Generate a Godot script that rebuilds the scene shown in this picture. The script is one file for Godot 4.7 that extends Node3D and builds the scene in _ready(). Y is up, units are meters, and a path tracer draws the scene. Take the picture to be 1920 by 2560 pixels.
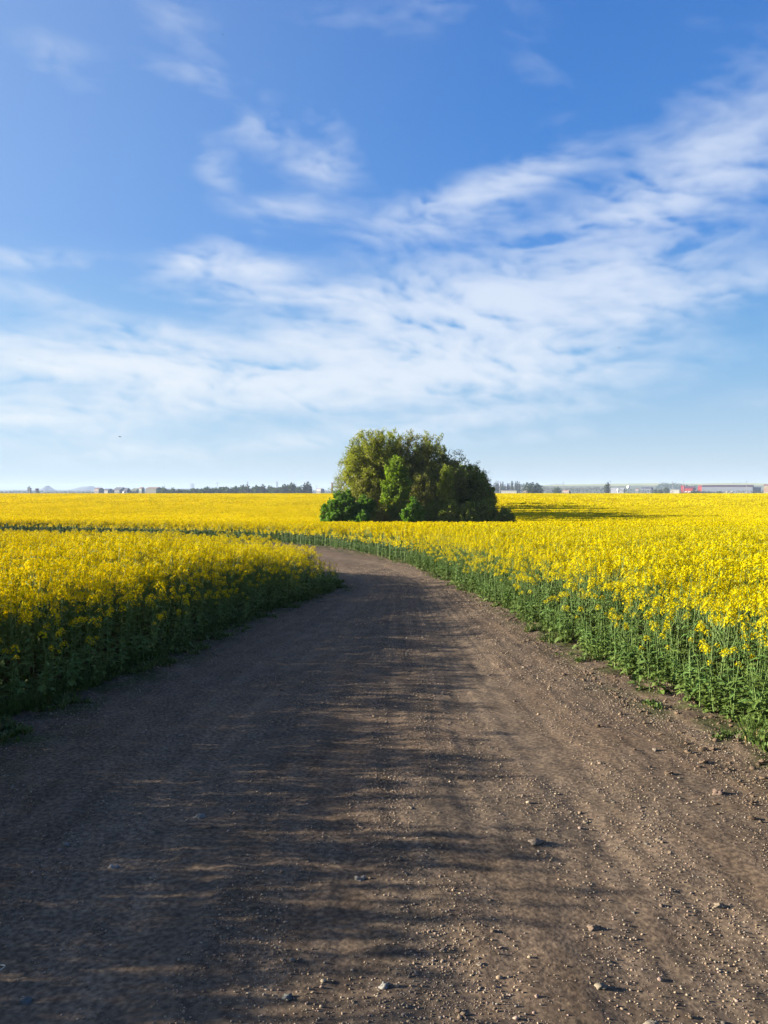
extends Node3D
# A dirt road bending left between flowering rapeseed fields, a grove beyond, low evening sun from the left.
# The camera looks along -Z; "d" below is the distance ahead of it (d = -z), X is to the right.

const EYE := 1.75
const FOV := 66.0
const TILT := 1.598
const EXPO := 3.8
const SUN_EL := 14.4
const SUN_AZ := 88.5        # degrees to the left of the view direction
const SKY_W := 3584

var rng := RandomNumberGenerator.new()
var used := {}
var mats := {}
var nz := FastNoiseLite.new()
var nz2 := FastNoiseLite.new()

# ---------------------------------------------------------------- small helpers
class MB:                                        # collects coloured triangles
	var v := PackedVector3Array()
	var c := PackedColorArray()
	func tri(a: Vector3, b: Vector3, d: Vector3, col: Color) -> void:
		v.append(a); v.append(b); v.append(d)
		c.append(col); c.append(col); c.append(col)
	func quad(a: Vector3, b: Vector3, d: Vector3, e: Vector3, col: Color) -> void:
		tri(a, b, d, col); tri(a, d, e, col)
	func add(o: MB, t: Transform3D, tint := Color.WHITE) -> void:
		v.append_array(t * o.v)
		if tint == Color.WHITE:
			c.append_array(o.c)
		else:
			for k in o.c: c.append(k * tint)
	func box(lo: Vector3, hi: Vector3, col: Color) -> void:
		var p = []
		for k in 8: p.append(Vector3(hi.x if k & 1 else lo.x, hi.y if k & 2 else lo.y, hi.z if k & 4 else lo.z))
		for q in [[0, 2, 3, 1], [5, 7, 6, 4], [4, 6, 2, 0], [1, 3, 7, 5], [2, 6, 7, 3], [4, 0, 1, 5]]:
			quad(p[q[0]], p[q[1]], p[q[2]], p[q[3]], col)
	func tube(a: Vector3, b: Vector3, ra: float, rb: float, n: int, col: Color) -> void:
		var w := (b - a).normalized()
		var s := w.cross(Vector3.RIGHT if absf(w.x) < 0.8 else Vector3.UP).normalized()
		var t := w.cross(s)
		for k in n:
			var e := TAU * k / n
			var f := TAU * (k + 1) / n
			var p := s * cos(e) + t * sin(e)
			var q := s * cos(f) + t * sin(f)
			quad(a + p * ra, a + q * ra, b + q * rb, b + p * rb, col)

func mesh_of(parts: Array) -> ArrayMesh:         # [[MB, material], ...] -> one mesh
	var m := ArrayMesh.new()
	for p in parts:
		if p[0].v.size() == 0: continue
		var a := []
		a.resize(Mesh.ARRAY_MAX)
		a[Mesh.ARRAY_VERTEX] = p[0].v
		a[Mesh.ARRAY_COLOR] = p[0].c
		m.add_surface_from_arrays(Mesh.PRIMITIVE_TRIANGLES, a)
		m.surface_set_material(m.get_surface_count() - 1, p[1])
	return m

func smooth_mesh(m: ArrayMesh, mat: Material) -> ArrayMesh:
	var st := SurfaceTool.new()
	st.create_from(m, 0)
	st.generate_normals()
	var out := st.commit()
	out.surface_set_material(0, mat)
	return out

func numbered(called: String) -> String:
	var n: int = used.get(called, 0)
	used[called] = n + 1
	return called if n == 0 else "%s_%03d" % [called, n]

func tag(o: Node, label: String, category: String, group := "", kind := "") -> void:
	if label: o.set_meta("label", label)
	if category: o.set_meta("category", category)
	if group: o.set_meta("group", group)
	if kind: o.set_meta("kind", kind)

func thing(called: String, at := Vector3.ZERO, turn := 0.0) -> Node3D:
	var o := Node3D.new()
	o.name = numbered(called)
	add_child(o)
	o.position = at
	o.rotation.y = turn
	return o

func part(called: String, m: Mesh, parent: Node, t := Transform3D.IDENTITY) -> MeshInstance3D:
	var o := MeshInstance3D.new()
	o.name = called if parent != self else numbered(called)
	o.mesh = m
	o.transform = t
	parent.add_child(o, true)
	return o

func many(called: String, m: Mesh, ts: Array, parent: Node, cols := []) -> MultiMeshInstance3D:
	var mm := MultiMesh.new()
	mm.transform_format = MultiMesh.TRANSFORM_3D
	mm.use_colors = cols.size() > 0
	mm.mesh = m
	mm.instance_count = ts.size()
	for k in ts.size():
		mm.set_instance_transform(k, ts[k])
		if cols.size(): mm.set_instance_color(k, cols[k])
	var o := MultiMeshInstance3D.new()
	o.name = called
	o.multimesh = mm
	parent.add_child(o, true)
	o.set_meta("kind", "stuff")
	return o

func mat(called: String, rough := 0.8, back := Color.BLACK, spec := 0.3) -> StandardMaterial3D:
	if mats.has(called): return mats[called]
	var m := StandardMaterial3D.new()
	m.resource_name = called
	m.vertex_color_use_as_albedo = true
	m.roughness = rough
	m.metallic_specular = spec
	m.cull_mode = BaseMaterial3D.CULL_DISABLED
	if back != Color.BLACK:
		m.backlight_enabled = true
		m.backlight = back
	mats[called] = m
	return m

func rf(a: float, b: float) -> float: return rng.randf_range(a, b)
func ss(a: float, b: float, x: float) -> float: return smoothstep(a, b, x)
func rdir() -> Vector3:
	var y := rf(-1, 1)
	var a := rf(0, TAU)
	var r := sqrt(1 - y * y)
	return Vector3(r * cos(a), y, r * sin(a))

# ---------------------------------------------------------------- the lie of the land
const LAND := [[-60.0, 0.6], [0.0, 0.0], [10.0, -0.15], [20.0, -0.38], [30.0, -0.66], [40.0, -1.0], [50.0, -1.38], [60.0, -1.78], [70.0, -2.1], [85.0, -2.35], [100.0, -2.3], [120.0, -2.0], [150.0, -1.5], [180.0, -1.02], [220.0, -0.62], [260.0, -0.45], [300.0, -0.62], [360.0, -1.5], [600.0, -4.5], [1200.0, -7.5], [7500.0, -9.0]]
func slope(j: int) -> float:
	if j == 0 or j == LAND.size() - 1: return 0.0
	return (LAND[j + 1][1] - LAND[j - 1][1]) / (LAND[j + 1][0] - LAND[j - 1][0])
func gy(x: float, d: float) -> float:
	var y := 0.0
	var i := 0
	if d <= -60.0: y = 0.6
	elif d >= 7500.0: y = -9.0
	else:
		while d > LAND[i + 1][0]: i += 1
		var h: float = LAND[i + 1][0] - LAND[i][0]
		var t: float = (d - LAND[i][0]) / h
		y = (2 * t * t * t - 3 * t * t + 1) * LAND[i][1] + (t * t * t - 2 * t * t + t) * h * slope(i) + (3 * t * t - 2 * t * t * t) * LAND[i + 1][1] + (t * t * t - t * t) * h * slope(i + 1)
	return y + 0.012 * clampf(-x - 4.0, 0.0, 60.0) * ss(18, 50, d) * (1.0 - ss(90, 200, d))
func ground(x: float, d: float, up := 0.0) -> Vector3: return Vector3(x, gy(x, d) + up, -d)
func at_px(px: float, py: float, d: float) -> Vector3:      # the point at distance d ahead that the photograph shows at (px, py)
	var f := 1280.0 / tan(deg_to_rad(FOV / 2))
	var y := (1280.0 - py) / f
	var c := cos(deg_to_rad(TILT))
	var s := sin(deg_to_rad(TILT))
	var z := c + y * s
	return Vector3((px - 960.0) / f / z * d, EYE + (y * c - s) / z * d, -d)
func px_m(d: float) -> float: return d * tan(deg_to_rad(FOV / 2)) / 1280.0   # metres to a photo pixel at distance d

# Field edges (where the outermost stems stand), near to far.
const EDGE_L := [Vector2(-3.2, -8), Vector2(-3.0, 3), Vector2(-2.96, 6), Vector2(-2.65, 7.5), Vector2(-2.35, 9), Vector2(-2.12, 11), Vector2(-1.6, 13.4), Vector2(-1.12, 15), Vector2(-0.92, 16.4), Vector2(-1.15, 17.8), Vector2(-2.1, 19.4), Vector2(-3.8, 20.9), Vector2(-6.5, 22), Vector2(-10, 23.4), Vector2(-18, 25), Vector2(-30, 26.5), Vector2(-90, 32), Vector2(-400, 70)]
const EDGE_R := [Vector2(3.4, -8), Vector2(3.05, 3), Vector2(2.75, 5.6), Vector2(2.45, 7.3), Vector2(2.22, 9.4), Vector2(1.95, 13), Vector2(1.62, 16.4), Vector2(0.93, 22.5), Vector2(-0.5, 28.6), Vector2(-2.4, 35.5), Vector2(-5, 40.5), Vector2(-9, 45.5), Vector2(-16, 52), Vector2(-25, 57), Vector2(-40, 61), Vector2(-90, 69), Vector2(-400, 102)]
func inside(edge: Array, p: Vector2, side: float) -> float:     # distance into a field from its edge, negative outside
	var best := 1e9
	var sgn := 1.0
	for k in edge.size() - 1:
		var a: Vector2 = edge[k]
		var b: Vector2 = edge[k + 1]
		if minf(a.y, b.y) - p.y > 12.0 and best < 10.0: break
		var q := Geometry2D.get_closest_point_to_segment(p, a, b)
		var l := p.distance_squared_to(q)
		if l < best:
			best = l
			sgn = signf((b - a).cross(p - a))
	return sqrt(best) * sgn * side

# ---------------------------------------------------------------- start
func _ready() -> void:
	rng.seed = 20240517
	nz.seed = 7; nz.noise_type = FastNoiseLite.TYPE_SIMPLEX_SMOOTH; nz.frequency = 1.0; nz.fractal_octaves = 3
	nz2.seed = 91; nz2.noise_type = FastNoiseLite.TYPE_SIMPLEX_SMOOTH; nz2.frequency = 1.0; nz2.fractal_octaves = 5; nz2.fractal_gain = 0.5
	camera_and_light()
	setting()
	road_stones()
	crops()
	verges()
	grove()
	grove_back()
	skyline()
	birds()

func camera_and_light() -> void:
	var cam := Camera3D.new()
	cam.name = "camera"
	cam.fov = FOV
	cam.near = 0.05
	cam.far = 30000.0
	cam.position = Vector3(0, EYE, 0)
	cam.rotation_degrees = Vector3(-TILT, 0, 0)
	add_child(cam)
	cam.current = true
	var env := Environment.new()
	env.background_mode = Environment.BG_SKY
	env.tonemap_mode = Environment.TONE_MAPPER_LINEAR
	env.tonemap_exposure = EXPO
	env.sdfgi_enabled = true
	env.ssao_enabled = true
	env.ssil_enabled = true
	env.fog_enabled = true
	env.fog_density = 0.00013
	env.fog_light_color = Color(0.80, 0.88, 1.0)
	var sky := Sky.new()
	var pan := PanoramaSkyMaterial.new()
	pan.panorama = ImageTexture.create_from_image(sky_image())
	sky.sky_material = pan
	env.sky = sky
	var we := WorldEnvironment.new()
	we.name = "world_environment"
	we.environment = env
	add_child(we)
	var sun := DirectionalLight3D.new()
	sun.name = "sun"
	sun.light_energy = 1.6
	sun.light_angular_distance = 0.45
	sun.light_color = Color(1.0, 0.955, 0.87)
	sun.shadow_enabled = true
	add_child(sun)
	sun.look_at_from_position(sun_dir() * 50.0, Vector3.ZERO)

func sun_dir() -> Vector3:
	var e := deg_to_rad(SUN_EL)
	var a := deg_to_rad(SUN_AZ)
	return Vector3(-sin(a) * cos(e), sin(e), -cos(a) * cos(e))

# Clouds: [azimuth, elevation, half width, half height (degrees), tilt (degrees), thickness]
const CLOUDS := [
	[7.5, 11.6, 8.0, 2.2, 5.0, 0.5],
	[5.0, 13.0, 9.5, 2.4, 4.0, 0.9], [15.5, 14.6, 7.5, 2.3, 8.0, 0.75], [20.5, 12.6, 7.0, 1.1, 9.0, 0.75], [0.5, 10.2, 7.0, 1.2, -3.0, 0.4],
	[2.0, 8.2, 13.0, 2.0, 2.0, 0.9], [-12.0, 8.4, 10.0, 1.6, -5.0, 0.7], [-21.0, 8.2, 9.0, 1.7, -3.0, 0.95], [-25.0, 4.7, 7.0, 1.2, 0.0, 0.9], [9.0, 8.6, 8.5, 1.9, 5.0, 0.7],
	[8.5, 20.8, 5.8, 0.95, 14.0, 0.75], [22.5, 20.8, 6.5, 2.3, 14.0, 0.8], [15.5, 17.8, 8.0, 1.3, 8.0, 0.5], [4.0, 18.8, 5.0, 1.4, 10.0, 0.6], [25.0, 26.0, 6.0, 2.0, 18.0, 0.13],
	[-10.0, 15.2, 4.2, 1.0, -4.0, 0.85], [-13.2, 15.6, 3.2, 0.9, 20.0, 0.6], [-8.0, 13.6, 5.5, 0.7, 2.0, 0.75], [-2.0, 12.4, 4.5, 1.2, 12.0, 0.35],
	[-24.0, 14.8, 4.0, 0.6, 4.0, 0.5], [-24.0, 12.6, 3.2, 0.8, -8.0, 0.35], [-15.0, 10.6, 6.0, 0.8, -8.0, 0.45], [-5.5, 10.4, 5.0, 0.9, -14.0, 0.5],
	[-9.0, 23.8, 2.2, 1.0, 10.0, 0.38], [-4.8, 21.9, 2.6, 1.2, -8.0, 0.55], [-12.0, 21.2, 2.2, 1.2, -50.0, 0.32], [-6.5, 19.2, 3.0, 0.8, 0.0, 0.45], [-4.0, 24.0, 2.2, 1.2, -40.0, 0.22],
	[-22.0, 26.3, 2.4, 1.1, -15.0, 0.30], [-14.6, 29.6, 3.2, 1.6, -25.0, 0.17], [-13.0, 26.6, 4.5, 0.9, -6.0, 0.2], [-3.0, 30.4, 3.5, 0.8, 4.0, 0.2], [3.2, 30.8, 3.2, 1.2, 8.0, 0.2],
	[15.0, 33.5, 3.0, 2.0, 0.0, 0.15], [11.0, 27.0, 2.0, 6.0, 25.0, 0.1], [23.0, 29.4, 2.4, 0.9, 10.0, 0.14],
	[-6.8, 3.3, 3.2, 0.5, 2.0, 0.6], [-1.0, 4.2, 6.5, 1.0, 2.0, 0.5], [8.5, 5.2, 7.0, 0.7, 5.0, 0.4], [11.0, 3.8, 6.0, 0.5, 4.0, 0.22], [-18.0, 2.6, 9.0, 0.8, 0.0, 0.4], [-11.0, 6.0, 7.0, 0.8, 3.0, 0.45]]
func lin(r: float, g: float, b: float) -> Color: return Color(r / 255.0, g / 255.0, b / 255.0).srgb_to_linear()
func sky_image() -> Image:
	var w := SKY_W
	var h := SKY_W / 2
	var half := h / 2
	var per := w / 360.0
	var rows := int(62.0 * per)                       # rows that carry clouds, from the horizon up
	var mask := PackedFloat32Array()
	mask.resize(w * rows)
	var list := CLOUDS.duplicate()
	var r2 := RandomNumberGenerator.new()
	r2.seed = 5
	for k in 150:                                     # the same kind of sky all round
		var az := r2.randf_range(34.0, 326.0)
		var el := 3.0 + 50.0 * pow(r2.randf(), 1.6)
		list.append([az, el, r2.randf_range(4, 11) / cos(deg_to_rad(el)), r2.randf_range(0.8, 2.4), r2.randf_range(-6, 14), r2.randf_range(0.25, 0.9) * (1.0 - el / 75.0)])
	for cl in list:
		var ca := cos(deg_to_rad(cl[4]))
		var sa := sin(deg_to_rad(cl[4]))
		var ex: float = 2.3 * (absf(cl[2] * ca) + absf(cl[3] * sa))
		var ey: float = 2.3 * (absf(cl[2] * sa) + absf(cl[3] * ca))
		for j in range(maxi(0, int((cl[1] - ey) * per)), mini(rows, int((cl[1] + ey) * per))):
			for i in range(int((cl[0] - ex) * per), int((cl[0] + ex) * per)):
				var dx: float = i / per - cl[0]
				var dy: float = j / per - cl[1]
				var p: float = (dx * ca + dy * sa) / cl[2]
				var q: float = (dy * ca - dx * sa) / cl[3]
				mask[j * w + posmod(i, w)] += cl[5] * exp(-0.9 * (p * p + q * q))
	var img := Image.create(w, h, false, Image.FORMAT_RGBF)
	var sun := sun_dir()
	var stops := [[0.0, lin(203, 222, 232)], [1.5, lin(201, 223, 236)], [4.0, lin(180, 213, 238)], [9.0, lin(138, 190, 236)], [17.0, lin(98, 155, 227)], [25.0, lin(86, 142, 217)], [33.0, lin(79, 131, 207)], [55.0, lin(56, 103, 176)], [90.0, lin(44, 84, 150)]]
	var inv := 1.0 / EXPO
	for y in h:
		var el := 90.0 - (y + 0.5) / per
		if el < 0.0: break
		var base: Color = stops[-1][1]
		for k in stops.size() - 1:
			if el < stops[k + 1][0]:
				base = stops[k][1].lerp(stops[k + 1][1], (el - stops[k][0]) / (stops[k + 1][0] - stops[k][0]))
				break
		var ce := cos(deg_to_rad(el))
		var se := sin(deg_to_rad(el))
		var j := int(el * per)
		for x in w:
			var az := TAU * (x + 0.5) / w
			var d := Vector3(sin(az) * ce, se, -cos(az) * ce)
			var toward := 0.5 + 0.5 * d.dot(sun)                 # air is brighter and paler towards the sun
			var glow := pow(toward, 3.0)
			var col := base.lerp(Color(0.66, 0.82, 0.95), clampf((glow - 0.16) * 0.75, -0.04, 0.5)) * (0.94 + 0.28 * glow)
			if j < rows and mask[j * w + x] > 0.012:
				var m := mask[j * w + x]
				var p := Vector3(d.x * 8.0, (d.y + d.x * 0.10) * 27.0, d.z * 8.0)
				var warp := nz.get_noise_3d(p.x * 0.35 + 9.0, p.y * 0.3, p.z * 0.35)
				var f := nz2.get_noise_3d(p.x + warp * 0.9, p.y + warp * 0.9, p.z)
				var f2 := nz2.get_noise_3d(p.x * 3.2 + 40.0 + warp, p.y * 2.6 - f, p.z * 3.2)
				var t := clampf(m * (0.58 + 1.0 * f + 0.55 * f2) + 0.19 * m * m - 0.04, 0.0, 1.7)
				t += maxf(0.0, f + 0.10) * 0.05 * minf(1.0, m * 4.0)
				t = 1.0 - exp(-1.4 * t)
				var white := Color(0.74, 0.83, 0.98).lerp(Color(0.93, 0.97, 1.0), clampf(glow * 1.5 + (1.0 - ss(4, 16, el)) * 0.45, 0.0, 1.0))
				col = col.lerp(white, clampf(t, 0.0, 1.0) * 0.93)
			img.set_pixel(x, y, Color(col.r * inv, col.g * inv, col.b * inv))
	var low: Color = lin(120, 115, 70)
	var low2 := Color(low.r * inv, low.g * inv, low.b * inv)
	img.fill_rect(Rect2i(0, half, w, h - half), low2)
	return img

# ---------------------------------------------------------------- ground and road
func noise_tex(freq: float, oct: int, seed_: int, a: Color, b: Color, type := FastNoiseLite.TYPE_SIMPLEX_SMOOTH, size := 512) -> ImageTexture:
	var n := FastNoiseLite.new()
	n.seed = seed_; n.noise_type = type; n.frequency = freq; n.fractal_octaves = oct
	var im := n.get_seamless_image(size, size)
	var out := Image.create(size, size, false, Image.FORMAT_RGB8)
	for y in size:
		for x in size:
			out.set_pixel(x, y, a.lerp(b, im.get_pixel(x, y).r))
	return ImageTexture.create_from_image(out)

const ROAD_L := [Vector2(-3.4, -6), Vector2(-3.3, -1), Vector2(-3.3, 3), Vector2(-3.25, 6), Vector2(-2.7, 9), Vector2(-2.0, 13), Vector2(-1.3, 16.6), Vector2(-2.2, 19.2), Vector2(-4.2, 21.0), Vector2(-8, 22.6), Vector2(-16, 24.6), Vector2(-30, 26.7), Vector2(-60, 30)]
const ROAD_R := [Vector2(3.7, -6), Vector2(3.5, -1), Vector2(3.4, 3), Vector2(3.05, 5.8), Vector2(2.65, 9), Vector2(2.2, 14), Vector2(1.7, 19.5), Vector2(0.6, 26.2), Vector2(-0.9, 31), Vector2(-3.0, 38), Vector2(-9.2, 46.3), Vector2(-25, 57.6), Vector2(-60, 66)]
func spline(c: Array, t: float) -> Vector2:
	var i := clampi(int(t), 0, c.size() - 2)
	var a: Vector2 = c[maxi(i - 1, 0)]
	var b: Vector2 = c[i]
	var e: Vector2 = c[i + 1]
	var f: Vector2 = c[mini(i + 2, c.size() - 1)]
	return b.cubic_interpolate(e, a, f, t - i)

func road_relief(p: Vector2, u: float) -> float:
	var rut := -0.022 * (exp(-pow((u - 0.31) / 0.07, 2.0)) + exp(-pow((u - 0.665) / 0.07, 2.0)))
	var edge := ss(0.86, 0.95, u) + ss(0.15, 0.07, u)
	var h := rut + 0.014 * nz.get_noise_2d(p.x * 1.3, p.y * 0.8) + 0.006 * nz.get_noise_2d(p.x * 6.0 + 30.0, p.y * 5.0)
	h += (0.0024 + 0.012 * edge) * nz2.get_noise_2d(p.x * 14.0, p.y * 14.0)
	h += edge * (0.02 + 0.03 * nz2.get_noise_2d(p.x * 4.0, p.y * 4.0 + 70.0))
	h += 0.005 * nz.get_noise_2d(u * 46.0, p.y * 0.12)                       # faint wheel grooves along the road
	return h

func setting() -> void:
	# ground: one sheet to the horizon
	var ds := [-60.0]
	while ds[-1] < 7400.0: ds.append(ds[-1] + clampf(absf(ds[-1]) * 0.035, 1.0, 500.0))
	var xs := [0.0]
	while xs[-1] < 5000.0: xs.append(xs[-1] + clampf(xs[-1] * 0.06, 1.5, 800.0))
	var full := []
	for k in range(xs.size() - 1, 0, -1): full.append(-xs[k])
	full.append_array(xs)
	var vs := PackedVector3Array()
	var cs := PackedColorArray()
	var ix := PackedInt32Array()
	for d in ds:
		for x in full:
			vs.append(ground(x, d, -0.07))
			var soil := Color(0.075, 0.058, 0.038)
			cs.append(soil.lerp(Color(0.10, 0.085, 0.05), 0.5 + 0.5 * nz.get_noise_2d(x * 0.05, d * 0.04)))
	var nx := full.size()
	for i in ds.size() - 1:
		for j in nx - 1:
			var a := i * nx + j
			for k in [a, a + nx, a + 1, a + 1, a + nx, a + nx + 1]: ix.append(k)
	var gm := mat("soil", 0.95, Color.BLACK, 0.15)
	gm.albedo_texture = noise_tex(0.02, 5, 3, Color(0.62, 0.60, 0.58), Color(1, 1, 1))
	gm.uv1_triplanar = true; gm.uv1_world_triplanar = true; gm.uv1_scale = Vector3.ONE * 0.7
	var o := part("ground", grid_mesh(vs, cs, ix, gm), self)
	tag(o, "dark soil ground under the rapeseed fields", "ground", "", "structure")
	# dirt road
	vs = PackedVector3Array(); cs = PackedColorArray(); ix = PackedInt32Array()
	var t := 0.0
	var ts := []
	while t < 12.0:
		ts.append(t)
		var m := (spline(ROAD_L, t) + spline(ROAD_R, t)) * 0.5
		var l := maxf((spline(ROAD_L, t + 0.02) + spline(ROAD_R, t + 0.02)).length() * 0.0 + ((spline(ROAD_L, t + 0.02) + spline(ROAD_R, t + 0.02)) * 0.5).distance_to(m), 0.001) / 0.02
		t += clampf((0.1 if m.y < 1.2 else maxf(0.026, 0.0065 * (m.y - 1.5))) / l, 0.0005, 0.2)
	nx = 220
	for tt in ts:
		var a := spline(ROAD_L, tt)
		var b := spline(ROAD_R, tt)
		for j in nx:
			var u := float(j) / (nx - 1)
			var p := a.lerp(b, u)
			vs.append(ground(p.x, p.y, road_relief(p, u)))
			cs.append(road_color(p, u))
	for i in ts.size() - 1:
		for j in nx - 1:
			var a := i * nx + j
			for k in [a, a + nx, a + 1, a + 1, a + nx, a + nx + 1]: ix.append(k)
	var rm := mat("dirt", 0.95, Color.BLACK, 0.2)
	rm.albedo_texture = noise_tex(0.06, 4, 12, Color(0.50, 0.50, 0.52), Color(1.0, 1.0, 0.98), FastNoiseLite.TYPE_SIMPLEX_SMOOTH, 768)
	rm.heightmap_enabled = true
	rm.heightmap_texture = noise_tex(0.10, 4, 15, Color.BLACK, Color.WHITE, FastNoiseLite.TYPE_SIMPLEX_SMOOTH, 768)
	rm.heightmap_scale = 0.18
	rm.uv1_triplanar = true; rm.uv1_world_triplanar = true; rm.uv1_scale = Vector3.ONE * 0.55
	o = part("dirt_road", grid_mesh(vs, cs, ix, rm), self)
	tag(o, "brown gravelly dirt road bending between the two rapeseed fields", "road", "", "structure")

func road_color(p: Vector2, u: float) -> Color:
	var brown := Color(0.232, 0.162, 0.110)
	var grey := Color(0.172, 0.134, 0.099)
	var soil := Color(0.135, 0.092, 0.058)
	var n := nz.get_noise_2d(p.x * 0.9 + 4.0, p.y * 0.45)
	var track := exp(-pow((u - 0.31) / 0.09, 2.0)) + exp(-pow((u - 0.665) / 0.08, 2.0))
	var c := brown.lerp(grey, clampf(0.32 + 0.65 * n, 0.0, 1.0))
	c = c.lerp(soil, clampf((ss(0.85, 0.95, u) + ss(0.17, 0.08, u)) * 0.3 + 0.9 * nz.get_noise_2d(p.x * 3.0, p.y * 1.5 + 50.0) - 0.05, 0.0, 0.85))
	c = c.lerp(Color(0.255, 0.190, 0.135), clampf(track * (0.6 + 0.6 * nz.get_noise_2d(p.x * 0.7, p.y * 0.25 + 9.0)), 0.0, 0.8))
	c *= 1.0 + 0.22 * nz.get_noise_2d(u * 42.0 + 5.0, p.y * 0.10)
	var moss := clampf((ss(0.82, 0.93, u) + ss(0.18, 0.08, u)) * (0.45 + 1.3 * nz2.get_noise_2d(p.x * 2.2 + 80.0, p.y * 1.6)), 0.0, 0.75)
	c = c.lerp(Color(0.065, 0.085, 0.025), moss)
	return c * (1.0 + 0.28 * nz2.get_noise_2d(p.x * 3.5, p.y * 2.5 + 20.0) + 0.2 * nz2.get_noise_2d(p.x * 20.0, p.y * 20.0))

func grid_mesh(vs: PackedVector3Array, cs: PackedColorArray, ix: PackedInt32Array, m: Material) -> ArrayMesh:
	var a := []
	a.resize(Mesh.ARRAY_MAX)
	a[Mesh.ARRAY_VERTEX] = vs
	a[Mesh.ARRAY_COLOR] = cs
	a[Mesh.ARRAY_INDEX] = ix
	var am := ArrayMesh.new()
	am.add_surface_from_arrays(Mesh.PRIMITIVE_TRIANGLES, a)
	return smooth_mesh(am, m)

# u across the road for a point, by scanning the road's own lines
var road_rows := []
func road_point(tt: float, u: float) -> Vector3:
	var p := spline(ROAD_L, tt).lerp(spline(ROAD_R, tt), u)
	return ground(p.x, p.y, road_relief(p, u))

func stone_mesh(sd: int, rough: float, detail: int) -> ArrayMesh:
	var s := SphereMesh.new()
	s.radius = 0.5; s.height = 1.0; s.radial_segments = 6 + 4 * detail; s.rings = 3 + 2 * detail
	var a := s.get_mesh_arrays()
	var v: PackedVector3Array = a[Mesh.ARRAY_VERTEX]
	for k in v.size():
		var q := v[k].normalized()
		var r := 0.5 * (1.0 + rough * nz.get_noise_3d(q.x * 0.9 + sd * 3.7, q.y * 0.9, q.z * 0.9) + rough * 0.4 * nz.get_noise_3d(q.x * 2.5, q.y * 2.5 + sd, q.z * 2.5))
		v[k] = q * r * Vector3(1, 0.62, 0.8)
	var m := ArrayMesh.new()
	var b := []
	b.resize(Mesh.ARRAY_MAX)
	b[Mesh.ARRAY_VERTEX] = v
	b[Mesh.ARRAY_INDEX] = a[Mesh.ARRAY_INDEX]
	b[Mesh.ARRAY_COLOR] = PackedColorArray()
	b[Mesh.ARRAY_COLOR].resize(v.size())
	b[Mesh.ARRAY_COLOR].fill(Color.WHITE)
	m.add_surface_from_arrays(Mesh.PRIMITIVE_TRIANGLES, b)
	return smooth_mesh(m, mat("stone", 0.85, Color.BLACK, 0.3))

const STONE_TINT := [Color(0.33, 0.245, 0.165), Color(0.26, 0.19, 0.135), Color(0.37, 0.30, 0.21), Color(0.21, 0.155, 0.11), Color(0.30, 0.22, 0.18), Color(0.22, 0.19, 0.16)]
var t_table := PackedFloat32Array()
func t_at(d: float) -> float:      # road parameter whose middle lies at distance d (only for the straight part)
	if t_table.is_empty():
		for k in 600:
			var lo := 0.0
			var hi := 7.0
			for j in 18:
				var m := (lo + hi) / 2
				if (spline(ROAD_L, m).y + spline(ROAD_R, m).y) / 2 < k * 0.05: lo = m
				else: hi = m
			t_table.append(lo)
	var i := clampi(int(d / 0.05), 0, 598)
	return lerpf(t_table[i], t_table[i + 1], clampf(d / 0.05 - i, 0.0, 1.0))

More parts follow.
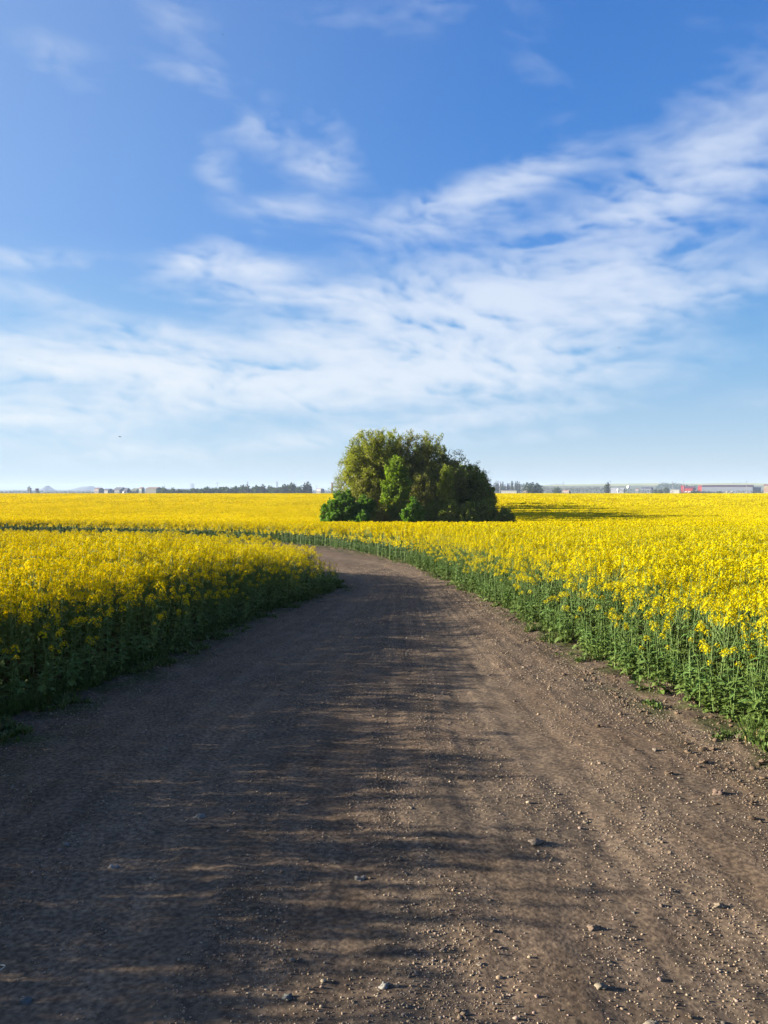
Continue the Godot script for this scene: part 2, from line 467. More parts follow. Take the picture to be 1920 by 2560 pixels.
func road_stones() -> void:
	var kinds := []
	for k in 4: kinds.append(stone_mesh(k, 0.75, 0))
	var lists := [[], [], [], []]
	var cols := [[], [], [], []]
	var n := 0
	while n < 300000:
		var d := 1.9 * pow(24.0 / 1.9, pow(rng.randf(), 1.25))
		var u := rf(0.03, 0.98)
		var tt := t_at(d)
		var p2 := spline(ROAD_L, tt).lerp(spline(ROAD_R, tt), u)
		var dens := 0.45 + 0.75 * nz.get_noise_2d(p2.x * 1.1 + 60.0, p2.y * 0.5) + 0.5 * nz.get_noise_2d(u * 14.0 + 3.0, p2.y * 0.2) - 0.4 * exp(-pow((u - 0.31) / 0.08, 2.0)) - 0.25 * exp(-pow((u - 0.665) / 0.07, 2.0)) + 0.25 * exp(-pow((u - 0.86) / 0.08, 2.0))
		n += 1
		if rng.randf() > dens: continue
		var s := 0.0034 + 0.0095 * pow(rng.randf(), 3.6)
		if rng.randf() < 0.02: s *= rf(1.5, 2.2)
		s *= 1.0 + 0.045 * maxf(0.0, d - 3.0)
		var p := ground(p2.x, p2.y, road_relief(p2, u) + s * 0.12)
		var b := Basis.from_euler(Vector3(rf(-0.4, 0.4), rf(0, TAU), rf(-0.4, 0.4))).scaled(Vector3(s * rf(0.8, 1.4), s * rf(0.7, 1.2), s))
		var k := rng.randi() % 4
		lists[k].append(Transform3D(b, p))
		var tint: Color = STONE_TINT[rng.randi() % 6]
		cols[k].append(tint * rf(0.5, 0.95))
	var gr := thing("gravel")
	tag(gr, "small brown and tan gravel strewn over the dirt road", "gravel", "", "stuff")
	for k in 4: many("pebbles", kinds[k], lists[k], gr, cols[k])
	# stones large enough to pick out one by one
	var big := []
	for k in 6: big.append(stone_mesh(20 + k, 1.0, 2))
	var named := [
		[166, 2109, 0.040, "oval grey stone alone on the shaded wheel track", Color(0.26, 0.27, 0.26)],
		[498, 2035, 0.050, "long pale stone at the rim of the shadow of the left crop", Color(0.34, 0.33, 0.30)],
		[284, 2158, 0.034, "flat whitish stone next to two grey ones in the shade", Color(0.42, 0.41, 0.40)],
		[1340, 2102, 0.062, "long tan stone slab lying between the wheel tracks in the sun", Color(0.33, 0.27, 0.21)],
		[1484, 2316, 0.044, "angular brown stone throwing a long shadow in the sun", Color(0.27, 0.20, 0.15)],
		[1800, 2256, 0.042, "upright tan stone on the sunlit wheel track", Color(0.33, 0.26, 0.19)],
		[1795, 1985, 0.060, "reddish flat stone on the sunlit side of the road", Color(0.30, 0.21, 0.16)],
		[1848, 1848, 0.072, "pale tan stone at the foot of the sunlit rapeseed edge", Color(0.40, 0.32, 0.23)],
		[1500, 2462, 0.040, "rounded tan stone with a smooth top in the foreground gravel", Color(0.36, 0.30, 0.22)],
		[718, 2495, 0.036, "grey cobble half sunk into the shaded dirt", Color(0.20, 0.21, 0.21)],
		[960, 2470, 0.034, "pale oval pebble among small gravel at the shadow's edge", Color(0.38, 0.37, 0.34)],
		[900, 2195, 0.040, "blunt grey pebble lying where light and shadow streaks meet", Color(0.30, 0.29, 0.27)],
		[1630, 2558, 0.055, "broad pale stone with a flat top on the near road", Color(0.40, 0.34, 0.26)],
		[64, 2492, 0.040, "greenish grey stone on the shaded verge side of the road", Color(0.22, 0.24, 0.20)]]
	for q in named:
		var hit := road_hit(q[0], q[1])
		put_stone(big, hit[0], q[2], q[4], q[3], "")
	for k in 95:
		var d := 2.5 * pow(9.0 / 2.5, pow(rng.randf(), 1.2))
		var u := rf(0.08, 0.93)
		var tt := t_at(d)
		var p := road_point(tt, u)
		var shaded := u < 0.5
		var s := rf(0.012, 0.024) * (1.0 + 0.10 * (d - 2.5))
		if rng.randf() < 0.1: s *= 1.4
		var ti := rng.randi() % 6
		var where := "on the worn wheel track" if absf(u - 0.31) < 0.09 or absf(u - 0.665) < 0.09 else ("between the wheel tracks" if u > 0.31 and u < 0.665 else "between wheel track and verge")
		var words: String = ["tan", "brown", "pale", "dark brown", "pinkish grey", "grey"][ti] + " loose stone %s on the %s half of the road" % [where, "shaded" if shaded else "sunlit"]
		put_stone(big, p, s, STONE_TINT[ti] * rf(0.95, 1.15), words, words.replace("loose stone", "stones"))
	# a curl of dry straw by the left border
	var st := MB.new()
	var c: Vector3 = road_hit(-12, 2420)[0] + Vector3(0, 0.012, 0)
	var pts := []
	for k in 9:
		var a := lerpf(-1.2, 2.2, k / 8.0)
		pts.append(c + Vector3(cos(a) * 0.034, 0.004 + 0.006 * sin(k * 0.7), -sin(a) * 0.030))
	for k in 8: st.tube(pts[k], pts[k + 1], 0.0022, 0.0022, 6, Color(0.42, 0.42, 0.36))
	var so := part("dry_straw", mesh_of([[st, mat("straw", 0.6)]]), self)
	tag(so, "pale curled straw lying on the shaded dirt", "straw")

func road_hit(px: float, py: float) -> Array:
	var d := 1.0
	while d < 60.0:
		var p := at_px(px, py, d)
		if p.y < gy(p.x, d): break
		d += 0.01
	var q := at_px(px, py, d)
	var tt := t_at(d)
	var a := spline(ROAD_L, tt)
	var b := spline(ROAD_R, tt)
	var u := clampf((q.x - a.x) / (b.x - a.x), 0.0, 1.0)
	return [ground(q.x, d, road_relief(Vector2(q.x, d), u)), u]

func put_stone(big: Array, p: Vector3, s: float, tint: Color, label: String, group: String) -> void:
	var o := MeshInstance3D.new()
	o.name = numbered("stone")
	o.mesh = big[rng.randi() % big.size()]
	var key := "stone_%d" % (int(tint.r * 40) * 100 + int(tint.b * 30))
	if not mats.has(key):
		var m := StandardMaterial3D.new()
		m.albedo_color = (tint * 0.82).linear_to_srgb()
		m.roughness = 0.85
		m.metallic_specular = 0.3
		m.albedo_texture = mats.get("stone_grain")
		m.uv1_triplanar = true
		m.uv1_scale = Vector3.ONE * 1.5
		if not mats.has("stone_grain"):
			mats["stone_grain"] = noise_tex(0.03, 4, 33, Color(0.6, 0.6, 0.6), Color.WHITE, FastNoiseLite.TYPE_SIMPLEX_SMOOTH, 256)
			m.albedo_texture = mats["stone_grain"]
		mats[key] = m
	o.material_override = mats[key]
	o.transform = Transform3D(Basis.from_euler(Vector3(rf(-0.25, 0.25), rf(0, TAU), rf(-0.25, 0.25))).scaled(Vector3(s * rf(1.0, 1.35), s * rf(0.8, 1.1), s)), p + Vector3(0, s * 0.03, 0))
	add_child(o)
	tag(o, label, "stone", group)

# ---------------------------------------------------------------- rapeseed
var heads := []      # [petal MB, green MB]
var leaves := []     # MB
func yellow() -> Color:
	var k := rf(0.85, 1.08)
	return Color(0.585 * k, 0.525 * k * rf(0.94, 1.05), 0.005)
func leaf_green(b := 1.0) -> Color:
	var k := rf(0.75, 1.2) * b
	return Color(0.072 * k * rf(0.85, 1.25), 0.134 * k, 0.025 * k * rf(0.8, 1.3))

func make_head(n: int, size: float, tall: float) -> Array:
	var pet := MB.new()
	var grn := MB.new()
	grn.tube(Vector3(0, -0.05, 0), Vector3(0, tall * 0.8, 0), 0.002, 0.0012, 3, Color(0.10, 0.17, 0.035))
	for k in n:
		var y := tall * pow(float(k) / n, 0.8)
		var a := k * 2.4 + rf(-0.3, 0.3)
		var r := lerpf(0.040, 0.016, pow(float(k) / n, 1.5)) * rf(0.7, 1.15)
		var c := Vector3(cos(a) * r, y + rf(-0.004, 0.004), sin(a) * r)
		var w := (Vector3(cos(a), rf(0.4, 1.3), sin(a)) + rdir() * 0.35).normalized()
		var s := w.cross(rdir()).normalized()
		var t := w.cross(s)
		var h := size * rf(0.8, 1.15)
		var col := yellow()
		for q in 2:                                    # four petals as two bent strips
			var e := s if q == 0 else t
			var f := (t if q == 0 else s) * 0.42
			pet.tri(c - f * h, c + e * h + w * h * 0.35 - f * h * 0.9, c + e * h + w * h * 0.35 + f * h * 0.9, col)
			pet.tri(c + f * h, c - e * h + w * h * 0.35 + f * h * 0.9, c - e * h + w * h * 0.35 - f * h * 0.9, col)
			pet.tri(c - f * h, c + f * h, c + e * h * 0.6 + w * h * 0.2, col)
	for k in 5:
		var p := Vector3(rf(-0.008, 0.008), tall + rf(0.0, 0.012), rf(-0.008, 0.008))
		grn.tube(p, p + Vector3(rf(-0.003, 0.003), 0.009, rf(-0.003, 0.003)), 0.003, 0.0015, 3, Color(0.24, 0.26, 0.03))
	return [pet, grn]

func make_leaf(lobed: bool) -> MB:                 # unit leaf along +X, drooping, folded on its midrib
	var m := MB.new()
	var col := leaf_green()
	var prof := [0.02, 0.09, 0.13, 0.10, 0.20, 0.27, 0.24, 0.14, 0.0] if lobed else [0.03, 0.10, 0.15, 0.17, 0.16, 0.14, 0.10, 0.05, 0.0]
	for k in 8:
		var x0 := k / 8.0
		var x1 := (k + 1) / 8.0
		var y0 := 0.28 * x0 - 0.55 * x0 * x0
		var y1 := 0.28 * x1 - 0.55 * x1 * x1
		for s in [-1.0, 1.0]:
			m.quad(Vector3(x0, y0, 0), Vector3(x1, y1, 0), Vector3(x1, y1 + prof[k + 1] * 0.35 + 0.03 * sin(k * 2.1 + s), prof[k + 1] * s), Vector3(x0, y0 + prof[k] * 0.35 + 0.03 * sin((k - 1) * 2.1 + s), prof[k] * s), col)
	return m

# A plant as a plan: its stem mesh, then where its leaves and flower heads sit.
func plan_plant(h: float, n_heads: int, n_leaves: int, bushy: float) -> Dictionary:
	var st := MB.new()
	var hd := []
	var lv := []
	var lean := Vector3(rf(-0.10, 0.10), 0, rf(-0.10, 0.10)) * h
	var spine := func(t: float) -> Vector3: return Vector3(lean.x * t * t, h * 0.93 * t, lean.z * t * t)
	var sc := Color(0.105, 0.165, 0.045) * rf(0.8, 1.2)
	for k in 4: st.tube(spine.call(k / 4.0), spine.call((k + 1) / 4.0), 0.006 * (1.0 - k * 0.17), 0.006 * (0.83 - k * 0.17), 4, sc)
	for k in n_heads:
		var end: Vector3
		var start: Vector3
		if k == 0:
			end = spine.call(1.0)
			start = spine.call(0.9)
		else:
			var t := rf(0.42, 0.80)
			var a := k * 2.4 + rf(-0.4, 0.4)
			start = spine.call(t)
			var out := rf(0.07, 0.19) * bushy
			end = Vector3(start.x + cos(a) * out, minf(h * 0.98, lerpf(start.y, h, rf(0.55, 0.98))), start.z + sin(a) * out)
			var mid := start.lerp(end, 0.5) + Vector3(cos(a), -0.3, sin(a)) * out * 0.25
			st.tube(start, mid, 0.0032, 0.0027, 3, sc)
			st.tube(mid, end, 0.0027, 0.0018, 3, sc)
			if rng.randf() < 0.8: lv.append([Transform3D(Basis.from_euler(Vector3(rf(-0.3, 0.3), -a + rf(-0.7, 0.7), rf(-0.1, 0.5))).scaled(Vector3.ONE * rf(0.04, 0.08)), mid), 2 + rng.randi() % 2])
		var up := (end - start).normalized().lerp(Vector3.UP, 0.6)
		hd.append([Transform3D(Basis(Quaternion(Vector3.UP, up.normalized())).rotated(up.normalized(), rf(0, TAU)).scaled(Vector3.ONE * rf(0.8, 1.2)), end), rng.randi() % 5])
	for k in n_leaves:
		var t := pow((k + rf(0.0, 0.9)) / n_leaves, 0.8) * 0.80 + 0.03
		var a := k * 2.4 + rf(-0.5, 0.5)
		var s := lerpf(0.125, 0.055, t) * rf(0.7, 1.25)
		lv.append([Transform3D(Basis.from_euler(Vector3(rf(-0.35, 0.35), a, rf(-0.25, 0.55))).scaled(Vector3.ONE * s), spine.call(t)), rng.randi() % 2 if t < 0.5 else 2 + rng.randi() % 2])
	return {"stem": st, "heads": hd, "leaves": lv}

func merged(plan: Dictionary) -> ArrayMesh:
	var g := MB.new()
	var p := MB.new()
	g.add(plan.stem, Transform3D.IDENTITY)
	for l in plan.leaves: g.add(leaves[l[1]], l[0])
	for q in plan.heads:
		p.add(heads[q[1]][0], q[0])
		g.add(heads[q[1]][1], q[0])
	return mesh_of([[g, green_mat()], [p, petal_mat()]])
func green_mat() -> StandardMaterial3D: return mat("rape_green", 0.62, Color(0.42, 0.50, 0.16), 0.35)
func petal_mat() -> StandardMaterial3D: return mat("rape_petal", 0.6, Color(0.95, 0.84, 0.02), 0.10)

func light_plant(h: float, n: int) -> ArrayMesh:       # plant for the middle distance
	var g := MB.new()
	var p := MB.new()
	g.tube(Vector3.ZERO, Vector3(rf(-0.05, 0.05), h * 0.9, rf(-0.05, 0.05)), 0.007, 0.003, 3, Color(0.10, 0.16, 0.045))
	for k in 9:
		var a := rf(0, TAU)
		var c := Vector3(rf(-0.06, 0.06), h * rf(0.08, 0.78), rf(-0.06, 0.06))
		var e := Vector3(cos(a), rf(-0.3, 0.7), sin(a)) * rf(0.06, 0.13)
		var f := e.cross(Vector3.UP).normalized() * e.length() * 0.32
		g.quad(c, c + e * 0.6 + f, c + e, c + e * 0.6 - f, leaf_green())
	for k in n:
		var a := k * 2.4 + rf(-0.4, 0.4)
		var r := rf(0.02, 0.16)
		var c := Vector3(cos(a) * r, h * rf(0.78, 1.0), sin(a) * r)
		g.tube(Vector3(c.x * 0.3, h * 0.6, c.z * 0.3), c, 0.004, 0.003, 3, Color(0.10, 0.16, 0.045))
		for j in 11:
			var q := c + Vector3(rf(-0.032, 0.032), rf(-0.045, 0.055), rf(-0.032, 0.032))
			var w := rdir()
			var s := w.cross(rdir()).normalized() * rf(0.013, 0.019)
			var t := w.cross(s)
			p.quad(q - s - t * 0.6, q + s * 0.6 - t, q + s + t * 0.6, q - s * 0.6 + t, yellow())
	return mesh_of([[g, green_mat()], [p, petal_mat()]])

func patch(size: float, n: int, quads: int, q: float) -> ArrayMesh:   # a piece of distant crop
	var g := MB.new()
	var p := MB.new()
	for k in n:
		var x := rf(-0.5, 0.5) * size
		var z := rf(-0.5, 0.5) * size
		var h := rf(0.86, 1.08)
		for j in 2:
			var a := rf(0, TAU)
			var c := Vector3(x, h * rf(0.3, 0.8), z)
			var e := Vector3(cos(a), rf(0.2, 1.5), sin(a)) * q * 1.8
			var f := e.cross(Vector3.UP).normalized() * q * 0.5
			g.quad(c, c + e * 0.6 + f, c + e, c + e * 0.6 - f, leaf_green())
		for j in quads:
			var c := Vector3(x + rf(-0.13, 0.13), h - absf(rf(-0.2, 0.2)), z + rf(-0.13, 0.13))
			var w := rdir()
			var s := w.cross(rdir()).normalized() * q * rf(0.7, 1.1)
			var t := w.cross(s)
			p.quad(c - s - t * 0.6, c + s * 0.6 - t, c + s + t * 0.6, c - s * 0.6 + t, yellow())
	return mesh_of([[g, green_mat()], [p, petal_mat()]])

func in_view(x: float, d: float, margin: float) -> bool: return absf(x) < d * 0.487 * margin + 1.5

func crops() -> void:
	for k in 5: heads.append(make_head([20, 16, 24, 12, 18][k], 0.0115, [0.07, 0.06, 0.085, 0.05, 0.075][k]))
	for k in 4: leaves.append(make_leaf(k < 2))
	# plans of each kind: 0-5 full flower, 6-8 edge plants with few flowers, 9-11 leafy without flowers
	var plans := []
	for k in 6: plans.append(plan_plant(rf(0.96, 1.06), 6 + k % 3, 11, 1.15))
	for k in 3: plans.append(plan_plant(rf(0.70, 0.82), 2 + k % 2, 17, 0.8))
	for k in 3: plans.append(plan_plant(rf(0.46, 0.58), 0, 19, 0.7))
	var full := []
	for p in plans: full.append(merged(p))
	var light := []
	for k in 5: light.append(light_plant(rf(0.95, 1.05), 6))
	for k in 2: light.append(light_plant(rf(0.60, 0.66), k))
	for k in 1: light.append(light_plant(0.52, 0))
	var far1 := []
	for k in 3: far1.append(patch(1.3, 60, 9, 0.035))
	var far2 := []
	for k in 3: far2.append(patch(3.0, 170, 5, 0.075))
	var cands := []                                   # edge plants that show largest
	for side in 2:
		var edge: Array = EDGE_L if side == 0 else EDGE_R
		var sgn := 1.0 if side == 0 else -1.0
		var crop := thing("rapeseed_crop")
		tag(crop, "mass of yellow flowering rapeseed inside the bend of the road, dark on its road side" if side == 0 else "mass of yellow flowering rapeseed around the grove, sunlit along the road", "rapeseed", "", "stuff")
		var near_t := []
		var near_c := []
		for k in full.size(): near_t.append([]); near_c.append([])
		var mid_t := []
		var mid_c := []
		for k in light.size(): mid_t.append([]); mid_c.append([])
		var d := -4.0
		while d < 62.0:
			var step := 0.165 if d < 24.0 else 0.175
			var lim := maxf(absf(d) * 0.487 * 1.2, 2.0) + 3.5
			var x := -lim
			while x < lim:
				var p := Vector2(x + rf(-0.5, 0.5) * step, d + rf(-0.5, 0.5) * step)
				x += step
				var skip := (p.x > -0.6 if d < 30.0 else p.x > -6.0) if side == 0 else false
				if skip or (side == 1 and d < 20.0 and p.x < 0.5): continue
				var into := inside(edge, p, sgn)
				into += 0.10 * nz.get_noise_2d(p.x * 1.4, p.y * 1.4)
				if into < 0.0 or (into > 9.0 and d < 3.0) or in_grove(p): continue
				if tramline(p): continue
				var thin := nz.get_noise_2d(p.x * 0.30 + 11.0, p.y * 0.16)
				var tall := lerpf(0.62, 1.0, ss(0.0, 0.75, into + rf(-0.18, 0.18))) * (1.0 + 0.05 * nz.get_noise_2d(p.x * 0.5, p.y * 0.5)) * (0.84 + 0.32 * pow(rng.randf(), 1.8))
				if thin > 0.42: tall *= rf(0.72, 0.95)
				if side == 0: tall *= lerpf(1.0, 0.95, ss(12, 19, p.y)) * lerpf(0.80, 1.0, ss(0.8, 5.5, p.distance_to(Vector2(-0.9, 16.8))))
				var b := Basis.from_euler(Vector3(rf(-0.10, 0.10), rf(0, TAU), rf(-0.10, 0.10)))
				var tint := Color(1, 1, 1) * rf(0.86, 1.10)
				tint.a = 1.0
				var kind := rng.randi() % 6
				var e := into + rf(-0.10, 0.10)
				if d < 24.0:
					if e < 0.22: kind = 9 + rng.randi() % 3 if rng.randf() < 0.62 else 6 + rng.randi() % 3
					elif e < 0.50: kind = 6 + rng.randi() % 3
					elif thin > 0.42 and rng.randf() < 0.6: kind = 6 + rng.randi() % 3
					var s := tall / (1.0 if kind < 6 else 0.80)
					if kind >= 9: s = rf(0.75, 1.15)
					var tr := Transform3D(b.scaled(Vector3(1, 1, 1) * s), ground(p.x, p.y, -0.06))
					if into < 0.95 and d > 4.4 and d < 11.0 and absf(p.x) < d * 0.49 + 0.1: cands.append([d + into * 2.0, side, kind, tr])
					else:
						near_t[kind].append(tr)
						near_c[kind].append(tint)
					if side == 1 and into < 0.5:              # the sunlit edge is thick with low leafy growth
						var q := p + Vector2(rf(-0.09, 0.09), rf(-0.09, 0.09))
						var low := 9 + rng.randi() % 3
						near_t[low].append(Transform3D(Basis.from_euler(Vector3(rf(-0.15, 0.15), rf(0, TAU), rf(-0.15, 0.15))).scaled(Vector3.ONE * rf(0.55, 1.1)), ground(q.x, q.y, -0.06)))
						near_c[low].append(tint)
				else:
					kind = rng.randi() % 5
					if e < 0.8: kind = 5 + rng.randi() % 3
					elif e < 1.2 and rng.randf() < 0.5: kind = 5 + rng.randi() % 2
					elif thin > 0.42 and rng.randf() < 0.5: kind = 5 + rng.randi() % 2
					mid_t[kind].append(Transform3D(b.scaled(Vector3(1, 1, 1) * (tall if kind < 5 else (rf(1.2, 1.5) if kind < 7 else rf(1.35, 1.6)) * (0.88 if d > 36.0 else 0.8))), ground(p.x, p.y, -0.06)))
					mid_c[kind].append(tint)
			d += step
		cands.sort_custom(func(a, b): return a[0] < b[0])
		var left := 150
		for c in cands:
			if left > 0:
				left -= 1
				single_plant(plans[c[2]], c[2], c[3], side)
			else:
				near_t[c[2]].append(c[3])
				near_c[c[2]].append(Color.WHITE)
		cands.clear()
		for k in full.size():
			if near_t[k].size(): many("near_plants", full[k], near_t[k], crop, near_c[k])
		for k in light.size():
			if mid_t[k].size(): many("middle_plants", light[k], mid_t[k], crop, mid_c[k])
		# the rest of each field
		var t1 := [[], [], []]
		var c1 := [[], [], []]
		var t2 := [[], [], []]
		var c2 := [[], [], []]
		var dd := 62.0
		while dd < 305.0:
			var near := dd < 130.0
			var st := 1.05 if near else 2.4
			var lim := dd * 0.487 * 1.2 + 4.0
			var x := -lim
			while x < lim:
				var p := Vector2(x + rf(-0.3, 0.3) * st, dd + rf(-0.3, 0.3) * st)
				x += st
				if dd < 110.0 and inside(edge, p, sgn) < 0.7: continue
				if dd >= 110.0 and side == 0: continue
				if in_grove(p) or tramline(p): continue
				var s := 1.0 + 0.06 * nz.get_noise_2d(p.x * 0.1, p.y * 0.1)
				var b := Basis.from_euler(Vector3(0, rf(0, TAU), 0)).scaled(Vector3(1, s * rf(0.93, 1.05), 1))
				var k := rng.randi() % 3
				var tn := 1.0 + 0.16 * nz.get_noise_2d(p.x * 0.06, p.y * 0.025) + rf(-0.06, 0.06)
				if near:
					t1[k].append(Transform3D(b, ground(p.x, p.y, -0.06)))
					c1[k].append(Color(tn, tn, tn))
				else:
					t2[k].append(Transform3D(b, ground(p.x, p.y, -0.06)))
					c2[k].append(Color(tn, tn, tn))
			dd += st
		for k in 3:
			if t1[k].size(): many("far_plants", far1[k], t1[k], crop, c1[k])
			if t2[k].size(): many("farthest_plants", far2[k], t2[k], crop, c2[k])

func tramline(p: Vector2) -> bool:                   # wheel lines left by the sprayer on the far slope
	if p.y < 66.0: return false
	var q := p.x * 0.78 - p.y * 0.62
	return absf(fposmod(q, 27.0) - 12.0) < 0.34 or absf(fposmod(q, 27.0) - 13.9) < 0.34

func in_grove(p: Vector2) -> bool:
	var q := (p - Vector2(2.6, 67.2)) / Vector2(8.0, 7.2)
	return q.length_squared() < 1.0

const PLANT_WORDS := ["full rapeseed plant topped with yellow flower heads", "half grown rapeseed plant with only a few yellow flower heads", "low leafy rapeseed plant without flowers"]
func single_plant(plan: Dictionary, kind: int, tr: Transform3D, side: int) -> void:
	var o := thing("rapeseed_plant")
	o.transform = tr
	var w := 0 if kind < 6 else (1 if kind < 9 else 2)
	tag(o, PLANT_WORDS[w] + (" on the shaded roadside edge" if side == 0 else " on the sunlit roadside edge"), "rapeseed plant", ("shaded " if side == 0 else "sunlit ") + "edge rapeseed, " + ["full flower", "few flowers", "leafy"][w])
	if not plan.has("stem_mesh"): plan.stem_mesh = mesh_of([[plan.stem, green_mat()]])
	part("stem", plan.stem_mesh, o)
	for l in plan.leaves: part("leaf", leaf_mesh(l[1]), o, l[0])
	for q in plan.heads: part("flower_head", head_mesh(q[1]), o, q[0])
var leaf_meshes := {}
func leaf_mesh(k: int) -> ArrayMesh:
	if not leaf_meshes.has(k): leaf_meshes[k] = mesh_of([[leaves[k], green_mat()]])
	return leaf_meshes[k]
var head_meshes := {}
func head_mesh(k: int) -> ArrayMesh:
	if not head_meshes.has(k): head_meshes[k] = mesh_of([[heads[k][1], green_mat()], [heads[k][0], petal_mat()]])
	return head_meshes[k]

# ---------------------------------------------------------------- weeds on the verges
func tuft(n: int, tall: float, broad: float) -> ArrayMesh:
	var g := MB.new()
	for k in n:
		var a := rf(0, TAU)
		var r := rf(0.0, 0.035)
		var c := Vector3(cos(a) * r, -0.005, sin(a) * r)
		var h := tall * rf(0.5, 1.2)
		var out := Vector3(cos(a + rf(-1, 1)), 0, sin(a + rf(-1, 1))) * h * rf(0.2, 1.0)
		var s := Vector3(-out.z, 0, out.x).normalized() * broad * rf(0.7, 1.2)
		var col := Color(0.070, 0.110, 0.025) * rf(0.7, 1.3)
		if rng.randf() < 0.12: col = Color(0.20, 0.16, 0.07)
		var m := c + out * 0.4 + Vector3.UP * h * 0.7
		g.quad(c - s * 0.6, c + s * 0.6, m + s, m - s, col)
		g.tri(m - s, m + s, c + out + Vector3.UP * h * rf(0.6, 1.0), col)
	return mesh_of([[g, green_mat()]])

func verges() -> void:
	var kinds := [tuft(16, 0.07, 0.0022), tuft(12, 0.05, 0.006), tuft(9, 0.035, 0.009), tuft(20, 0.14, 0.002)]
	for side in 2:
		var o := thing("verge_grass")
		tag(o, "dark low grass and weeds along the shaded field edge" if side == 0 else "thin low weeds along the sunlit field edge", "grass", "", "stuff")
		var ts := [[], [], [], []]
		var cs := [[], [], [], []]
		for k in 16000:
			var d := 2.0 * pow(26.0 / 2.0, pow(rng.randf(), 0.9))
			var e: Array = EDGE_L if side == 0 else EDGE_R
			var lim := 0.62 if side == 0 else 0.55
			var off := lim * pow(rng.randf(), 1.3)
			var x := 0.0
			for j in e.size() - 1:
				if d >= e[j].y and d < e[j + 1].y:
					x = lerpf(e[j].x, e[j + 1].x, (d - e[j].y) / (e[j + 1].y - e[j].y))
					break
			x += (off - 0.25) * (1.0 if side == 0 else -1.0)
			var n := (0.6 if side == 0 else 1.0) * nz.get_noise_2d(x * 1.6 + 5.0, d * 1.2) - off * (1.25 if side == 0 else 1.3) + (0.50 if side == 0 else 0.28)
			if n < rf(0.0, 0.35): continue
			var tt := t_at(d)
			var a := spline(ROAD_L, tt)
			var b := spline(ROAD_R, tt)
			var u := (x - a.x) / (b.x - a.x)
			var q := rng.randi() % 4
			if q == 3 and off > 0.25: q = 1
			ts[q].append(Transform3D(Basis.from_euler(Vector3(rf(-0.2, 0.2), rf(0, TAU), rf(-0.2, 0.2))).scaled(Vector3.ONE * rf(0.6, 1.4)), ground(x, d, road_relief(Vector2(x, d), u) if u > 0.0 and u < 1.0 else -0.03)))
			cs[q].append(Color(1, 1, 1) * rf(0.75, 1.15))
		for q in 4: if ts[q].size(): many("weeds", kinds[q], ts[q], o, cs[q])
	var lumps := [stone_mesh(50, 1.2, 1), stone_mesh(51, 1.2, 1)]
	var cl := thing("soil_clods")
	tag(cl, "crumbled brown soil clods along the foot of the sunlit crop", "soil", "", "stuff")
	var lt := [[], []]
	var lc := [[], []]
	for k in 2600:
		var d := 3.0 * pow(20.0 / 3.0, rng.randf())
		var tt := t_at(d)
		var u := 0.905 + 0.05 * rng.randfn()
		if u > 0.995 or u < 0.78: continue
		var p := spline(ROAD_L, tt).lerp(spline(ROAD_R, tt), u)
		if nz.get_noise_2d(p.x * 2.0 + 33.0, p.y * 1.3) < rf(-0.5, 0.25): continue
		var sz := 0.008 + 0.034 * pow(rng.randf(), 3.5)
		var q := rng.randi() % 2
		lt[q].append(Transform3D(Basis.from_euler(Vector3(rf(-0.5, 0.5), rf(0, TAU), rf(-0.5, 0.5))).scaled(Vector3(sz * rf(0.9, 1.6), sz * rf(0.7, 1.1), sz)), ground(p.x, p.y, road_relief(p, u) + sz * 0.1)))
		lc[q].append(Color(0.135, 0.094, 0.062) * rf(0.6, 1.05))
	for q in 2: many("clods", lumps[q], lt[q], cl, lc[q])

